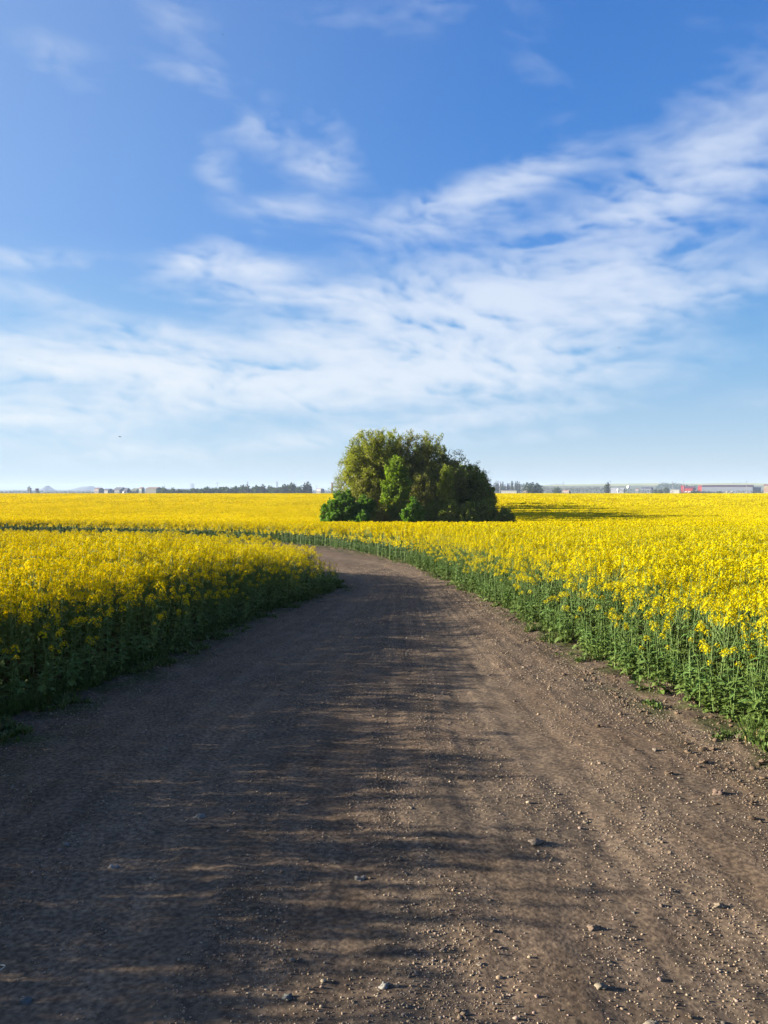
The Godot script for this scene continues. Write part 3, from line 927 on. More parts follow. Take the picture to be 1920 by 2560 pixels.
# ---------------------------------------------------------------- trees
# lobes: ellipsoids [centre, radii] in the tree's own space. Branches grow out to points spread through them.
func tree(called: String, label: String, at: Vector3, lobes: Array, o: Dictionary) -> Node3D:
	var node := thing(called, at)
	tag(node, label, o.get("category", "tree"), o.get("group", "plants of the grove"))
	var pts := []
	var n: int = o.get("points", 260)
	var vol := 0.0
	for l in lobes: vol += l[1].x * l[1].y * l[1].z
	for l in lobes:
		for k in int(n * l[1].x * l[1].y * l[1].z / vol) + 4:
			var q := rdir() * pow(rng.randf(), 0.45)
			var p: Vector3 = l[0] + q * l[1] * (1.0 + 0.22 * nz.get_noise_3d(q.x * 1.7 + at.x, q.y * 1.7, q.z * 1.7))
			if p.y > 0.15: pts.append(p)
	var fork: float = o.get("fork", 0.3)
	var top := 0.0
	for p in pts: top = maxf(top, p.y)
	var nodes := [Vector3.ZERO]
	var par := [-1]
	var lean: Vector3 = o.get("lean", Vector3.ZERO)
	var stems: int = o.get("stems", 1)
	for s in stems:
		var prev := 0
		var sway := Vector3(rf(-1, 1), 0, rf(-1, 1)) * (0.25 if stems > 1 else 0.06) * top
		for k in 5:
			var t := (k + 1) / 5.0
			nodes.append((lean + sway) * t * t + Vector3(rf(-0.04, 0.04), top * fork * t, rf(-0.04, 0.04)))
			par.append(prev)
			prev = nodes.size() - 1
	var hub: Vector3 = nodes[5] * 0.8
	pts.sort_custom(func(a, b): return a.distance_squared_to(hub) < b.distance_squared_to(hub))
	var upness: float = o.get("up", 0.6)
	for p in pts:
		var best := 0
		var bd := 1e9
		for k in range(2, nodes.size()):
			var v: Vector3 = p - nodes[k]
			var dd := v.length_squared() * (1.0 + upness * clampf(-v.y / (v.length() + 0.01) + 0.3, 0.0, 1.3))
			if dd < bd:
				bd = dd
				best = k
		var from: Vector3 = nodes[best]
		var ln := from.distance_to(p)
		if ln > 0.5:
			nodes.append(from.lerp(p, 0.5) + rdir() * ln * 0.10 + Vector3.UP * ln * 0.06 * signf(upness))
			par.append(best)
			best = nodes.size() - 1
		nodes.append(p)
		par.append(best)
	var weight := PackedFloat32Array()
	weight.resize(nodes.size())
	var tip := PackedByteArray()
	tip.resize(nodes.size())
	tip.fill(1)
	for k in range(nodes.size() - 1, 0, -1):
		weight[k] += 1.0
		weight[par[k]] += weight[k]
		tip[par[k]] = 0
	var rmax: float = o.get("girth", 0.12)
	var bark: Color = o.get("bark", Color(0.075, 0.062, 0.048))
	var tr := MB.new()
	var br := MB.new()
	for k in range(1, nodes.size()):
		var ra := rmax * pow(weight[par[k]] / weight[0], 0.42)
		var rb := rmax * pow(weight[k] / weight[0], 0.42)
		if k <= 5 * stems: tr.tube(nodes[par[k]], nodes[k], ra, maxf(rb, 0.01), 7, bark * rf(0.85, 1.1))
		else: br.tube(nodes[par[k]], nodes[k], maxf(minf(ra, rb * 1.6), 0.008), maxf(rb, 0.007), 4, bark * rf(0.8, 1.15))
	# twigs and leaves
	var lf := MB.new()
	var per: int = int(o.get("leaves", 26) * 2.6)
	var ls: float = o.get("leaf", 0.10) * 1.2
	var col: Color = o.get("color", Color(0.06, 0.10, 0.025))
	var col2: Color = o.get("color2", col)
	var spread: float = o.get("spread", 0.34)
	var twigs: int = o.get("twigs", 2)
	var tdir: Vector3 = o.get("twig_dir", Vector3(0, 0.5, 0))
	var mid := Vector3.ZERO
	for p in pts: mid += p / pts.size()
	for k in range(5 * stems + 1, nodes.size()):
		if tip[k] == 0 and rng.randf() < 0.15: continue
		var c: Vector3 = nodes[k]
		var out := (c - mid).normalized()
		var shade := col.lerp(col2, clampf(0.5 + 0.9 * nz.get_noise_3d(c.x * 0.8 + at.x, c.y * 0.8, c.z * 0.8), 0, 1))
		for w in twigs:
			var e := c + (out * 0.6 + rdir() * 0.8 + tdir).normalized() * spread * rf(0.7, 1.6)
			br.tube(c, e, 0.009, 0.004, 3, bark)
			var m: int = per / twigs
			for j in m:
				var t := (j + rng.randf()) / m
				var q := c.lerp(e, t) + rdir() * spread * 0.6 * sqrt(rng.randf())
				var a := (rdir() + Vector3.UP * 0.35 + out * 0.3).normalized()
				var s := a.cross(rdir()).normalized() * ls * rf(0.55, 1.1)
				var u := a.cross(s) * 0.62
				lf.quad(q, q + s * 0.5 + u, q + s, q + s * 0.5 - u, shade * rf(0.75, 1.25))
	var trunk: Node3D = null
	if tr.v.size(): trunk = part("trunk", mesh_of([[tr, mat("bark", 0.9)]]), node)
	part("branches", mesh_of([[br, mat("bark", 0.9)]]), trunk if trunk else node)
	if lf.v.size(): part("crown", mesh_of([[lf, mat("tree_leaf", 0.6, o.get("back", Color(0.85, 0.95, 0.22)), 0.3)]]), node)
	return node

# A plant of the grove from its outline in the photograph: left, right, top (pixels) at distance d, standing on the ground there.
func grow(called: String, label: String, x0: float, x1: float, ytop: float, d: float, o: Dictionary) -> void:
	var c := at_px((x0 + x1) / 2, ytop, d)
	var base := ground(at_px(o.get("foot", (x0 + x1) / 2), ytop, d).x, d, -0.05)
	var h := c.y - base.y
	var r := (x1 - x0) / 2 * px_m(d)
	var off := c.x - base.x
	var lobes := []
	var lo: float = o.get("low", 0.25)
	var kind: String = o.get("shape", "round")
	if kind == "round":
		lobes = [[Vector3(off, h * (1 + lo) / 2, 0), Vector3(r, h * (1 - lo) / 2, r * o.get("deep", 0.9))]]
	elif kind == "bush":
		lobes = [[Vector3(off, h * 0.42, 0), Vector3(r, h * 0.45, r * 0.8)], [Vector3(off + r * 0.2, h * 0.66, 0), Vector3(r * 0.6, h * 0.34, r * 0.6)], [Vector3(off - r * 0.45, h * 0.36, 0.3), Vector3(r * 0.5, h * 0.32, r * 0.5)]]
	elif kind == "tall":
		lobes = [[Vector3(off, h * 0.55, 0), Vector3(r, h * 0.40, r)], [Vector3(off + rf(-0.2, 0.2) * r, h * 0.80, 0), Vector3(r * 0.6, h * 0.2, r * 0.6)]]
	elif kind == "fan":
		lobes = [[Vector3(off, h * 0.70, 0), Vector3(r, h * 0.30, r * 0.8)], [Vector3(off - r * 0.45, h * 0.60, 0.3), Vector3(r * 0.55, h * 0.26, r * 0.6)], [Vector3(off + r * 0.45, h * 0.66, -0.2), Vector3(r * 0.55, h * 0.28, r * 0.6)]]
	o["lean"] = Vector3(off * 0.5, 0, 0)
	tree(called, label, base, lobes, o)

func grove() -> void:
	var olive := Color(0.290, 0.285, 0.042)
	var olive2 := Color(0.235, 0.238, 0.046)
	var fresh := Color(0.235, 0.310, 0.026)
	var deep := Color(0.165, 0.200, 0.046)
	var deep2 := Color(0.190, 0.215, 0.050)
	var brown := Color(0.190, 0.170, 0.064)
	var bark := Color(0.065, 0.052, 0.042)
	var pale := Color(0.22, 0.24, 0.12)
	grow("willow_tree", "broad olive willow with dark forked limbs leaning over the dense green bush", 856, 1000, 1082, 66.0, {"foot": 942, "shape": "fan", "points": 420, "fork": 0.34, "stems": 2, "leaves": 34, "leaf": 0.085, "color": olive, "color2": olive2, "bark": bark, "girth": 0.17, "twigs": 3, "spread": 0.42, "up": 1.0})
	grow("willow_tree", "pale thin willow at the open end of the grove beside the bush", 832, 888, 1146, 71.0, {"foot": 868, "shape": "tall", "points": 130, "fork": 0.3, "leaves": 15, "leaf": 0.07, "color": pale, "color2": olive, "bark": Color(0.14, 0.12, 0.09), "girth": 0.07, "twigs": 3, "spread": 0.45, "up": 1.0})
	grow("willow_tree", "low olive sapling thicket under the limbs of the broad willow", 870, 955, 1195, 65.0, {"shape": "round", "low": 0.15, "points": 200, "fork": 0.25, "stems": 3, "leaves": 22, "leaf": 0.08, "color": olive, "color2": brown, "bark": bark, "girth": 0.06, "twigs": 3, "up": 1.0})
	grow("maple_tree", "slim bright yellow green tree standing out before the brown trunks", 957, 1022, 1143, 62.5, {"shape": "tall", "points": 200, "fork": 0.25, "leaves": 34, "leaf": 0.10, "color": fresh, "color2": Color(0.10, 0.15, 0.022), "bark": bark, "girth": 0.07})
	grow("poplar_tree", "tall fresh green tree with the topmost ragged crown of the grove", 930, 1020, 1072, 68.5, {"shape": "round", "low": 0.3, "points": 260, "fork": 0.4, "leaves": 26, "leaf": 0.09, "color": Color(0.25, 0.27, 0.032), "color2": olive, "bark": bark, "girth": 0.13, "up": 1.2, "twigs": 3, "spread": 0.34, "twig_dir": Vector3(0, 0.6, 0)})
	grow("poplar_tree", "tall brownish tree of many upright stems behind the bright slim tree", 985, 1072, 1074, 67.0, {"shape": "round", "low": 0.2, "points": 280, "fork": 0.35, "stems": 4, "leaves": 18, "leaf": 0.085, "color": olive2, "color2": brown, "bark": Color(0.08, 0.066, 0.05), "girth": 0.13, "up": 1.4, "twigs": 3, "spread": 0.36, "twig_dir": Vector3(0, 0.7, 0)})
	grow("poplar_tree", "tall olive tree of upright stems next to the two pale poplars", 1030, 1112, 1088, 67.5, {"shape": "round", "low": 0.15, "points": 260, "fork": 0.35, "stems": 4, "leaves": 18, "leaf": 0.085, "color": olive, "color2": brown, "bark": Color(0.08, 0.066, 0.05), "girth": 0.13, "up": 1.4, "twigs": 3, "spread": 0.36, "twig_dir": Vector3(0, 0.7, 0)})
	grow("poplar_tree", "slender pale leaved poplar rising above the brown stems", 1052, 1080, 1076, 71.0, {"shape": "tall", "points": 90, "fork": 0.5, "leaves": 14, "leaf": 0.09, "color": pale, "color2": olive, "bark": Color(0.12, 0.11, 0.09), "girth": 0.08, "up": 1.4, "twig_dir": Vector3(0, 1.2, 0)})
	grow("poplar_tree", "sparse pale poplar with loose tufts beside the bare snag", 1082, 1120, 1086, 70.5, {"shape": "tall", "points": 85, "fork": 0.5, "leaves": 13, "leaf": 0.10, "color": pale, "color2": olive2, "bark": Color(0.12, 0.11, 0.09), "girth": 0.08, "up": 1.2, "twig_dir": Vector3(0, 1.0, 0)})
	grow("bare_tree", "dark bare snag with a forked top above the deep green trees", 1100, 1140, 1110, 69.0, {"foot": 1117, "shape": "tall", "points": 34, "fork": 0.75, "leaves": 0, "twigs": 1, "leaf": 0.07, "bark": Color(0.045, 0.038, 0.034), "girth": 0.10, "up": 1.4, "spread": 0.2})
	grow("bare_tree", "grey thin tree with few leaves behind the deep green trees", 1126, 1166, 1126, 71.5, {"shape": "round", "low": 0.5, "points": 80, "fork": 0.5, "leaves": 6, "twigs": 2, "leaf": 0.08, "color": Color(0.07, 0.09, 0.04), "bark": Color(0.07, 0.062, 0.055), "girth": 0.07, "up": 1.0})
	grow("bare_tree", "spreading leafless grey tree over the sloping end of the grove", 1160, 1216, 1158, 71.0, {"foot": 1180, "shape": "round", "low": 0.5, "points": 110, "fork": 0.5, "leaves": 4, "twigs": 2, "leaf": 0.07, "color": Color(0.07, 0.08, 0.04), "bark": Color(0.075, 0.066, 0.06), "girth": 0.07, "up": 0.7})
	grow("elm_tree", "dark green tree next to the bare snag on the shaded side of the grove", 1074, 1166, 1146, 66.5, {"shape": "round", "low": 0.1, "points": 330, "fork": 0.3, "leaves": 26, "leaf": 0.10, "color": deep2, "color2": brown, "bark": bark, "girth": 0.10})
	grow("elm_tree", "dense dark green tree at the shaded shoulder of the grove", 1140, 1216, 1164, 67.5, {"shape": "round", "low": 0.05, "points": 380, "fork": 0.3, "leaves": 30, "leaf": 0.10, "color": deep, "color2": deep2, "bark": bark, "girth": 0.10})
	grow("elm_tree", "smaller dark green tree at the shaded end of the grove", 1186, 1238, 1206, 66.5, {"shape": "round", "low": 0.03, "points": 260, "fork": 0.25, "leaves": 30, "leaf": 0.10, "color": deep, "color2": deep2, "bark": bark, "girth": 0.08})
	grow("hazel_tree", "small olive green tree lit against the dark trees", 1097, 1134, 1166, 63.0, {"shape": "tall", "points": 130, "fork": 0.25, "leaves": 26, "leaf": 0.09, "color": Color(0.16, 0.20, 0.03), "color2": olive2, "bark": bark, "girth": 0.06})
	grow("hazel_tree", "brown twiggy undergrowth tree in the middle of the grove", 1020, 1100, 1180, 64.5, {"shape": "round", "low": 0.08, "points": 300, "fork": 0.25, "stems": 5, "leaves": 16, "leaf": 0.08, "color": brown, "color2": olive2, "bark": Color(0.09, 0.075, 0.06), "girth": 0.07, "up": 1.3, "twigs": 3, "twig_dir": Vector3(0, 1.2, 0)})
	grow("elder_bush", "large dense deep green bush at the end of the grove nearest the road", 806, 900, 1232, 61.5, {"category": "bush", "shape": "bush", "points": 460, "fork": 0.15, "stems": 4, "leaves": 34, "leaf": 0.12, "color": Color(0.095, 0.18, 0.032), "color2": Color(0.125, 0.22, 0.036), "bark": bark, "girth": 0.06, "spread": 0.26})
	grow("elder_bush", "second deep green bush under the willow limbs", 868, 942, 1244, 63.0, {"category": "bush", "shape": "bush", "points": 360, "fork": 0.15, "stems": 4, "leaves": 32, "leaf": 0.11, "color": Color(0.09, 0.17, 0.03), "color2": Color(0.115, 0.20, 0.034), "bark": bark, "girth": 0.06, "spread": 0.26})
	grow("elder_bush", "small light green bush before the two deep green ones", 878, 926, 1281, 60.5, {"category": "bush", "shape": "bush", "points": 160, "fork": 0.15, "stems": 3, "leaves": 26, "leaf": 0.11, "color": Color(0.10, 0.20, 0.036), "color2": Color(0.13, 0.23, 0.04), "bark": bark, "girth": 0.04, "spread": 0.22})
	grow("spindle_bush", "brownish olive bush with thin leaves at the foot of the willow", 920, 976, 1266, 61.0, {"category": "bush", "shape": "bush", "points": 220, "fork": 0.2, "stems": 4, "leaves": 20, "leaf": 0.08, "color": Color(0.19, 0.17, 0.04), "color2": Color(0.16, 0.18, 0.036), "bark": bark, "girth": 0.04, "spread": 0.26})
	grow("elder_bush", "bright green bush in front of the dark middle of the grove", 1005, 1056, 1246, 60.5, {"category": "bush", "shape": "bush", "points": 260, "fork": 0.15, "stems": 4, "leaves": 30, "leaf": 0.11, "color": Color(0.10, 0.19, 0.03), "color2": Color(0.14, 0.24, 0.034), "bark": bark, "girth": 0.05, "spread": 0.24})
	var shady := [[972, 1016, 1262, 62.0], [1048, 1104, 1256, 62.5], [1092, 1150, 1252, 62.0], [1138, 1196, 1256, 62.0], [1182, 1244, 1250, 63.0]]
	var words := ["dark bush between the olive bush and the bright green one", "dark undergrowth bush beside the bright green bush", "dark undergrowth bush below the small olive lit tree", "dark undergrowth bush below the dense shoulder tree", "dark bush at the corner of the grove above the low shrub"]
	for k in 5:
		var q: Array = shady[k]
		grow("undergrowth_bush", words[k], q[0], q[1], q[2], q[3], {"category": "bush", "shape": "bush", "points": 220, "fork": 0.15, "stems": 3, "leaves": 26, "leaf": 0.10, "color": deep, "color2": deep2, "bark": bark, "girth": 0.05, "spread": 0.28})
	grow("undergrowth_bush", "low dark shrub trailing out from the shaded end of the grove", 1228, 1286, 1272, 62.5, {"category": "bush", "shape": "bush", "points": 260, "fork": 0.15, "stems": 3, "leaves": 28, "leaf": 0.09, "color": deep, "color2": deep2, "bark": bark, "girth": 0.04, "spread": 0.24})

# ---------------------------------------------------------------- the far skyline
func grove_back() -> void:
	# the copse runs on away from the road; these stand behind the trees above and shade the field beside them
	var back := [[1085, 1165, 1158, 92.0, "dark tree behind the snag in the depth of the grove"], [1135, 1205, 1180, 100.0, "dark green tree behind the shoulder tree of the grove"], [1110, 1180, 1172, 112.0, "tree in the third rank of the grove behind the dark trees"], [1150, 1216, 1190, 122.0, "leafy tree far back along the shaded side of the grove"], [1120, 1185, 1180, 134.0, "tree near the far end of the grove behind the shaded side"], [1160, 1218, 1196, 143.0, "last leafy tree at the far end of the grove"], [1100, 1180, 1168, 80.0, "leafy tree just behind the shaded shoulder of the grove"], [1150, 1222, 1190, 87.0, "leafy tree just behind the smaller end tree of the grove"], [1120, 1200, 1180, 106.0, "leafy tree halfway along the shaded side of the grove"], [1130, 1205, 1184, 128.0, "leafy tree two ranks before the far end of the grove"],
		[1020, 1100, 1112, 96.0, "tree behind the brown upright stems in the middle of the grove"], [940, 1030, 1120, 104.0, "tree behind the bright slim tree in the depth of the grove"], [880, 960, 1150, 98.0, "tree behind the broad willow in the depth of the grove"], [1030, 1110, 1150, 120.0, "tree in the third rank of the grove behind the middle"]]
	for q in back:
		grow("elm_tree", q[4], q[0], q[1], q[2], q[3], {"shape": "round", "low": 0.12, "points": 150, "fork": 0.3, "leaves": 24, "leaf": 0.17, "color": Color(0.165, 0.20, 0.046), "color2": Color(0.19, 0.215, 0.05), "bark": Color(0.06, 0.05, 0.04), "girth": 0.14, "spread": 0.6})

func hill(called: String, label: String, prof: Array, d: float, deep: float, col: Color, col2: Color, bump := 1.0) -> void:
	# prof: [photo x, photo y of the crest]; a real mound as deep as given
	var vs := PackedVector3Array()
	var cs := PackedColorArray()
	var ix := PackedInt32Array()
	var nx := 70
	var nd := 18
	var x0: float = prof[0][0]
	var x1: float = prof[-1][0]
	for j in nd:
		var v := float(j) / (nd - 1)
		for i in nx:
			var px := lerpf(x0, x1, float(i) / (nx - 1))
			var py: float = prof[-1][1]
			for k in prof.size() - 1:
				if px <= prof[k + 1][0]:
					py = lerpf(prof[k][1], prof[k + 1][1], (px - prof[k][0]) / (prof[k + 1][0] - prof[k][0]))
					break
			var top := at_px(px, py, d)
			var z := d + (v - 0.5) * deep
			var base := gy(top.x, z) - 1.5
			var bell := pow(sin(PI * clampf(v, 0.0, 1.0)), 0.8)
			var side := ss(0.0, 0.03, float(i) / (nx - 1)) * ss(1.0, 0.97, float(i) / (nx - 1))
			vs.append(Vector3(top.x, base + maxf(top.y - base, 0.0) * bell * side + bump * bell * nz.get_noise_2d(top.x * 0.01, z * 0.01), -z))
			cs.append(col.lerp(col2, clampf(0.5 + 0.9 * nz.get_noise_2d(top.x * 0.006 + 9.0, z * 0.012), 0, 1)))
	for i in nd - 1:
		for j in nx - 1:
			var a := i * nx + j
			for k in [a, a + nx, a + 1, a + 1, a + nx, a + nx + 1]: ix.append(k)
	var o := part(called, grid_mesh(vs, cs, ix, mat("hill", 0.95)), self)
	tag(o, label, "hill", "", "structure")

func far_crown(n: int, q: float, w: float, h: float, col: Color) -> Array:
	var g := MB.new()
	var t := MB.new()
	t.tube(Vector3(0, -1.5, 0), Vector3(0, h * 0.6, 0), 0.25, 0.1, 5, Color(0.07, 0.06, 0.05))
	for k in n:
		var u := rdir() * pow(rng.randf(), 0.4)
		u *= 1.0 + 0.5 * nz.get_noise_3d(u.x * 1.6 + h * 3.0, u.y * 1.6, u.z * 1.6 + w)
		var c := Vector3(u.x * w / 2, h * 0.56 + u.y * h * 0.46, u.z * w / 2)
		var a := rdir()
		var s := a.cross(rdir()).normalized() * q * rf(0.6, 1.2)
		var e := a.cross(s)
		g.quad(c - s, c - e * 0.7, c + s, c + e * 0.7, col * rf(0.7, 1.25))
	return [mesh_of([[t, mat("bark", 0.9)]]), mesh_of([[g, mat("tree_leaf", 0.6, Color(0.42, 0.52, 0.14), 0.3)]])]

func wood(called: String, label: String, prof: Array, d: float, deep: float, n: int, q: float, col: Color, col2: Color) -> void:
	var g := MB.new()
	for k in n:
		var px := rf(prof[0][0], prof[-1][0])
		var py := 0.0
		for j in prof.size() - 1:
			if px <= prof[j + 1][0]:
				py = lerpf(prof[j][1], prof[j + 1][1], (px - prof[j][0]) / (prof[j + 1][0] - prof[j][0]))
				break
		var dd := d + rf(-0.5, 0.5) * deep
		var top := at_px(px, py, d)
		var x := top.x * dd / d
		var b := gy(x, dd)
		var hh := (top.y - b) * (0.82 + 0.30 * nz.get_noise_2d(x * 0.09, dd * 0.05) + 0.12 * nz.get_noise_2d(x * 0.4, 3.0))
		var c := Vector3(x, b + hh * (1.0 - pow(rng.randf(), 1.6)), -dd)
		var a := rdir()
		var s := a.cross(rdir()).normalized() * q * rf(0.6, 1.2)
		var e := a.cross(s)
		g.quad(c - s, c - e * 0.7, c + s, c + e * 0.7, col.lerp(col2, rng.randf()) * rf(0.75, 1.2))
	var o := part(called, mesh_of([[g, mat("tree_leaf", 0.6, Color(0.42, 0.52, 0.14), 0.3)]]), self)
	tag(o, label, "wood", "", "stuff")

# A building from its outline: x0, x1, eaves and ridge (photo pixels) at distance d; the foot stands on the ground.
func building(called: String, label: String, x0: float, x1: float, eave: float, ridge: float, d: float, deep: float, wall: Color, roof: Color, windows := 0, wincol := Color(0.05, 0.06, 0.07), flat := false) -> Node3D:
	var a := at_px(x0, eave, d)
	var b := at_px(x1, eave, d)
	var cx := (a.x + b.x) / 2
	var base := gy(cx, d) - 0.3
	var turn := -0.5
	deep = minf(deep, (b.x - a.x) * 0.8)
	var w := ((b.x - a.x) - deep * 0.48) / 1.755
	var h := a.y - base
	var rh := at_px(x0, ridge, d).y - a.y
	var o := thing(called, Vector3(cx, base, -d), turn)
	tag(o, label, "building")
	var wl := MB.new()
	wall = Color(wall.r * 0.6, wall.g * 0.6, wall.b * 0.6)
	wl.box(Vector3(-w, 0, -deep), Vector3(w, h, 0), wall)
	var m := mat("plaster", 0.85)
	var rm := MB.new()
	roof = Color(roof.r * 0.6, roof.g * 0.6, roof.b * 0.6)
	var e := 0.35
	if flat:
		rm.box(Vector3(-w - e, h, -deep - e), Vector3(w + e, h + maxf(rh, 0.4), e), roof)
	else:
		var p := [Vector3(-w - e, h, e), Vector3(w + e, h, e), Vector3(w + e, h + rh, -deep / 2), Vector3(-w - e, h + rh, -deep / 2), Vector3(-w - e, h, -deep - e), Vector3(w + e, h, -deep - e)]
		rm.quad(p[0], p[3], p[2], p[1], roof)
		rm.quad(p[5], p[2], p[3], p[4], roof)
		wl.tri(Vector3(-w, h, 0), Vector3(-w, h, -deep), Vector3(-w, h + rh, -deep / 2), wall)
		wl.tri(Vector3(w, h, -deep), Vector3(w, h, 0), Vector3(w, h + rh, -deep / 2), wall)
	part("wall", mesh_of([[wl, m]]), o)
	part("roof", mesh_of([[rm, m]]), o)
	for k in windows:
		var wm := MB.new()
		var x := lerpf(-w, w, (k + 0.5) / windows)
		var ww := minf(w / windows * 0.5, 1.2)
		wm.box(Vector3(x - ww, h * 0.40, 0.004), Vector3(x + ww, h * 0.78, 0.06), wincol)
		part("window", mesh_of([[wm, mat("dark_glass", 0.3)]]), o)
	return o

func pole(called: String, label: String, px: float, ytop: float, d: float, r: float, col: Color, category: String, arms := 0, group := "") -> void:
	var t := at_px(px, ytop, d)
	var base := gy(t.x, d) - 0.5
	var o := thing(called, Vector3(t.x, base, -d))
	tag(o, label, category, group)
	var m := MB.new()
	var h := t.y - base
	m.tube(Vector3.ZERO, Vector3(0, h, 0), r, r * 0.7, 8, col)
	part("shaft", mesh_of([[m, mat("metal_paint", 0.6)]]), o)
	for k in arms:
		var q := MB.new()
		q.box(Vector3(-2.0 + k * 0.4, h * (0.93 - 0.09 * k), -0.1), Vector3(2.0 - k * 0.4, h * (0.93 - 0.09 * k) + 0.2, 0.1), col)
		part("crossarm", mesh_of([[q, mat("metal_paint", 0.6)]]), o)

func lattice(label: String, px: float, ytop: float, d: float) -> void:
	var t := at_px(px, ytop, d)
	var base := gy(t.x, d) - 0.5
	var h := t.y - base
	var o := thing("lattice_tower", Vector3(t.x, base, -d))
	tag(o, label, "tower")
	var col := Color(0.16, 0.17, 0.18)
	for k in 4:
		var m := MB.new()
		var s := Vector3(1 if k & 1 else -1, 0, 1 if k & 2 else -1)
		m.tube(s * 1.6, Vector3(0, h, 0) + s * 0.25, 0.22, 0.12, 4, col)
		part("leg", mesh_of([[m, mat("metal_paint", 0.6)]]), o)
	var br := MB.new()
	for k in 8:
		var a := k / 8.0
		var b := (k + 1) / 8.0
		var ra := lerpf(1.6, 0.25, a)
		var rb := lerpf(1.6, 0.25, b)
		br.tube(Vector3(-ra, h * a, ra), Vector3(rb, h * b, rb), 0.1, 0.1, 3, col)
		br.tube(Vector3(ra, h * a, -ra), Vector3(-rb, h * b, -rb), 0.1, 0.1, 3, col)
	br.box(Vector3(-2.2, h * 0.80, -0.12), Vector3(2.2, h * 0.80 + 0.25, 0.12), col)
	br.box(Vector3(-1.7, h * 0.90, -0.12), Vector3(1.7, h * 0.90 + 0.25, 0.12), col)
	part("bracing", mesh_of([[br, mat("metal_paint", 0.6)]]), o)

func skyline() -> void:
	var slag := Color(0.10, 0.11, 0.13)
	hill("slag_heap", "pointed grey blue slag heap on the far horizon", [[92, 1230], [98, 1228], [108, 1220], [117, 1214.2], [121, 1214.2], [129, 1220], [138, 1228], [146, 1230]], 5200, 150, slag, slag * 1.15, 1.0)
	hill("slag_heap", "long flat topped grey blue slag heap on the far horizon", [[150, 1230], [168, 1227], [190, 1221], [205, 1217], [218, 1215.8], [229, 1215], [236, 1218], [244, 1223], [258, 1230]], 5600, 240, slag, slag * 1.15, 1.5)
	hill("hill", "faint low ridge of land behind the sheds and slag heaps", [[-400, 1227], [0, 1226.5], [60, 1226], [200, 1226.5], [420, 1222], [520, 1222], [700, 1226], [900, 1226]], 4200, 700, Color(0.07, 0.085, 0.06), Color(0.05, 0.06, 0.05), 3.0)
	hill("hill", "pale olive and yellow field hillside behind the red factory", [[1290, 1225], [1340, 1216], [1365, 1212], [1440, 1210.5], [1560, 1208.5], [1640, 1208.5], [1740, 1209], [1830, 1207], [1920, 1209], [2100, 1207], [2500, 1216]], 3800, 1500, Color(0.36, 0.34, 0.09), Color(0.24, 0.27, 0.10), 2.0)
	hill("hill", "low grey green land before the pale hillside", [[1180, 1226], [1240, 1217], [1330, 1215], [1500, 1214.5], [1640, 1214], [1800, 1215], [1960, 1213], [2400, 1218]], 2900, 700, Color(0.10, 0.12, 0.06), Color(0.14, 0.14, 0.08), 2.0)
	wood("distant_wood", "dark wooded knoll behind the big round tree", [[1292, 1215], [1297, 1210], [1310, 1207.5], [1325, 1207], [1345, 1210], [1362, 1215]], 2800, 80, 1500, 2.6, Color(0.035, 0.055, 0.025), Color(0.05, 0.075, 0.03))
	wood("distant_wood", "dark wooded ridge behind the red factory tower", [[1640, 1213], [1650, 1207], [1655, 1205.5], [1680, 1206.5], [1710, 1209], [1745, 1212], [1760, 1214]], 2700, 120, 2200, 2.6, Color(0.035, 0.058, 0.028), Color(0.05, 0.08, 0.03))
	wood("distant_wood", "thin dark tree line on top of the pale hillside", [[1366, 1211], [1378, 1208.5], [1400, 1208], [1422, 1211]], 3700, 60, 700, 2.4, Color(0.04, 0.05, 0.03), Color(0.05, 0.06, 0.035))
	wood("distant_wood", "dark copse on the crest above the long grey factory hall", [[1818, 1209], [1828, 1205], [1850, 1204.5], [1880, 1206], [1905, 1208], [1960, 1207]], 3700, 60, 900, 2.6, Color(0.04, 0.055, 0.03), Color(0.05, 0.065, 0.035))
	wood("distant_wood", "grey brown strip of bare woodland below the pale hillside", [[1225, 1214], [1262, 1213], [1300, 1217], [1360, 1216], [1420, 1218], [1500, 1216.5], [1540, 1218]], 1700, 60, 3800, 1.1, Color(0.07, 0.065, 0.05), Color(0.055, 0.06, 0.045))
	wood("distant_wood", "grey green woodland strip in front of the factory sheds", [[1540, 1220], [1600, 1221], [1630, 1217], [1660, 1219], [1680, 1225], [1780, 1226], [1920, 1225], [2050, 1224]], 1350, 60, 2600, 0.9, Color(0.055, 0.06, 0.03), Color(0.075, 0.075, 0.035))
	wood("distant_wood", "low dark hedge along the horizon in front of the sheds", [[-120, 1227], [0, 1227], [60, 1225.5], [200, 1227], [240, 1227.5], [330, 1227], [420, 1222], [520, 1222], [700, 1224], [850, 1226]], 1500, 50, 4200, 0.9, Color(0.05, 0.06, 0.035), Color(0.06, 0.07, 0.035))
	# single trees along the horizon
	var vars := []
	for k in 6: vars.append(far_crown(420, 0.85, [9.0, 7.0, 11.0, 6.0, 8.0, 10.0][k], [10.0, 11.0, 10.0, 12.0, 9.0, 9.0][k], [Color(0.05, 0.075, 0.028), Color(0.06, 0.085, 0.03), Color(0.045, 0.065, 0.03), Color(0.05, 0.06, 0.035), Color(0.07, 0.085, 0.035), Color(0.05, 0.07, 0.03)][k]))
	var row := []
	for k in 46: row.append([lerpf(398, 760, (k + rf(-0.3, 0.3)) / 46.0), 1220 - 4.0 * nz.get_noise_1d(k * 0.35) + rf(-3.0, 2.0) - (2.0 if k > 14 else -2.5), rf(980, 1120)])
	var kinds := ["broad green", "tall mid green", "wide dark green", "narrow dark", "pale green", "low green"]
	for r in row:
		var k := rng.randi() % 6
		far_tree([vars[k]], r[0], r[1], r[2], kinds[k] + " tree in the long row on the far horizon", kinds[k] + " trees in the horizon row")
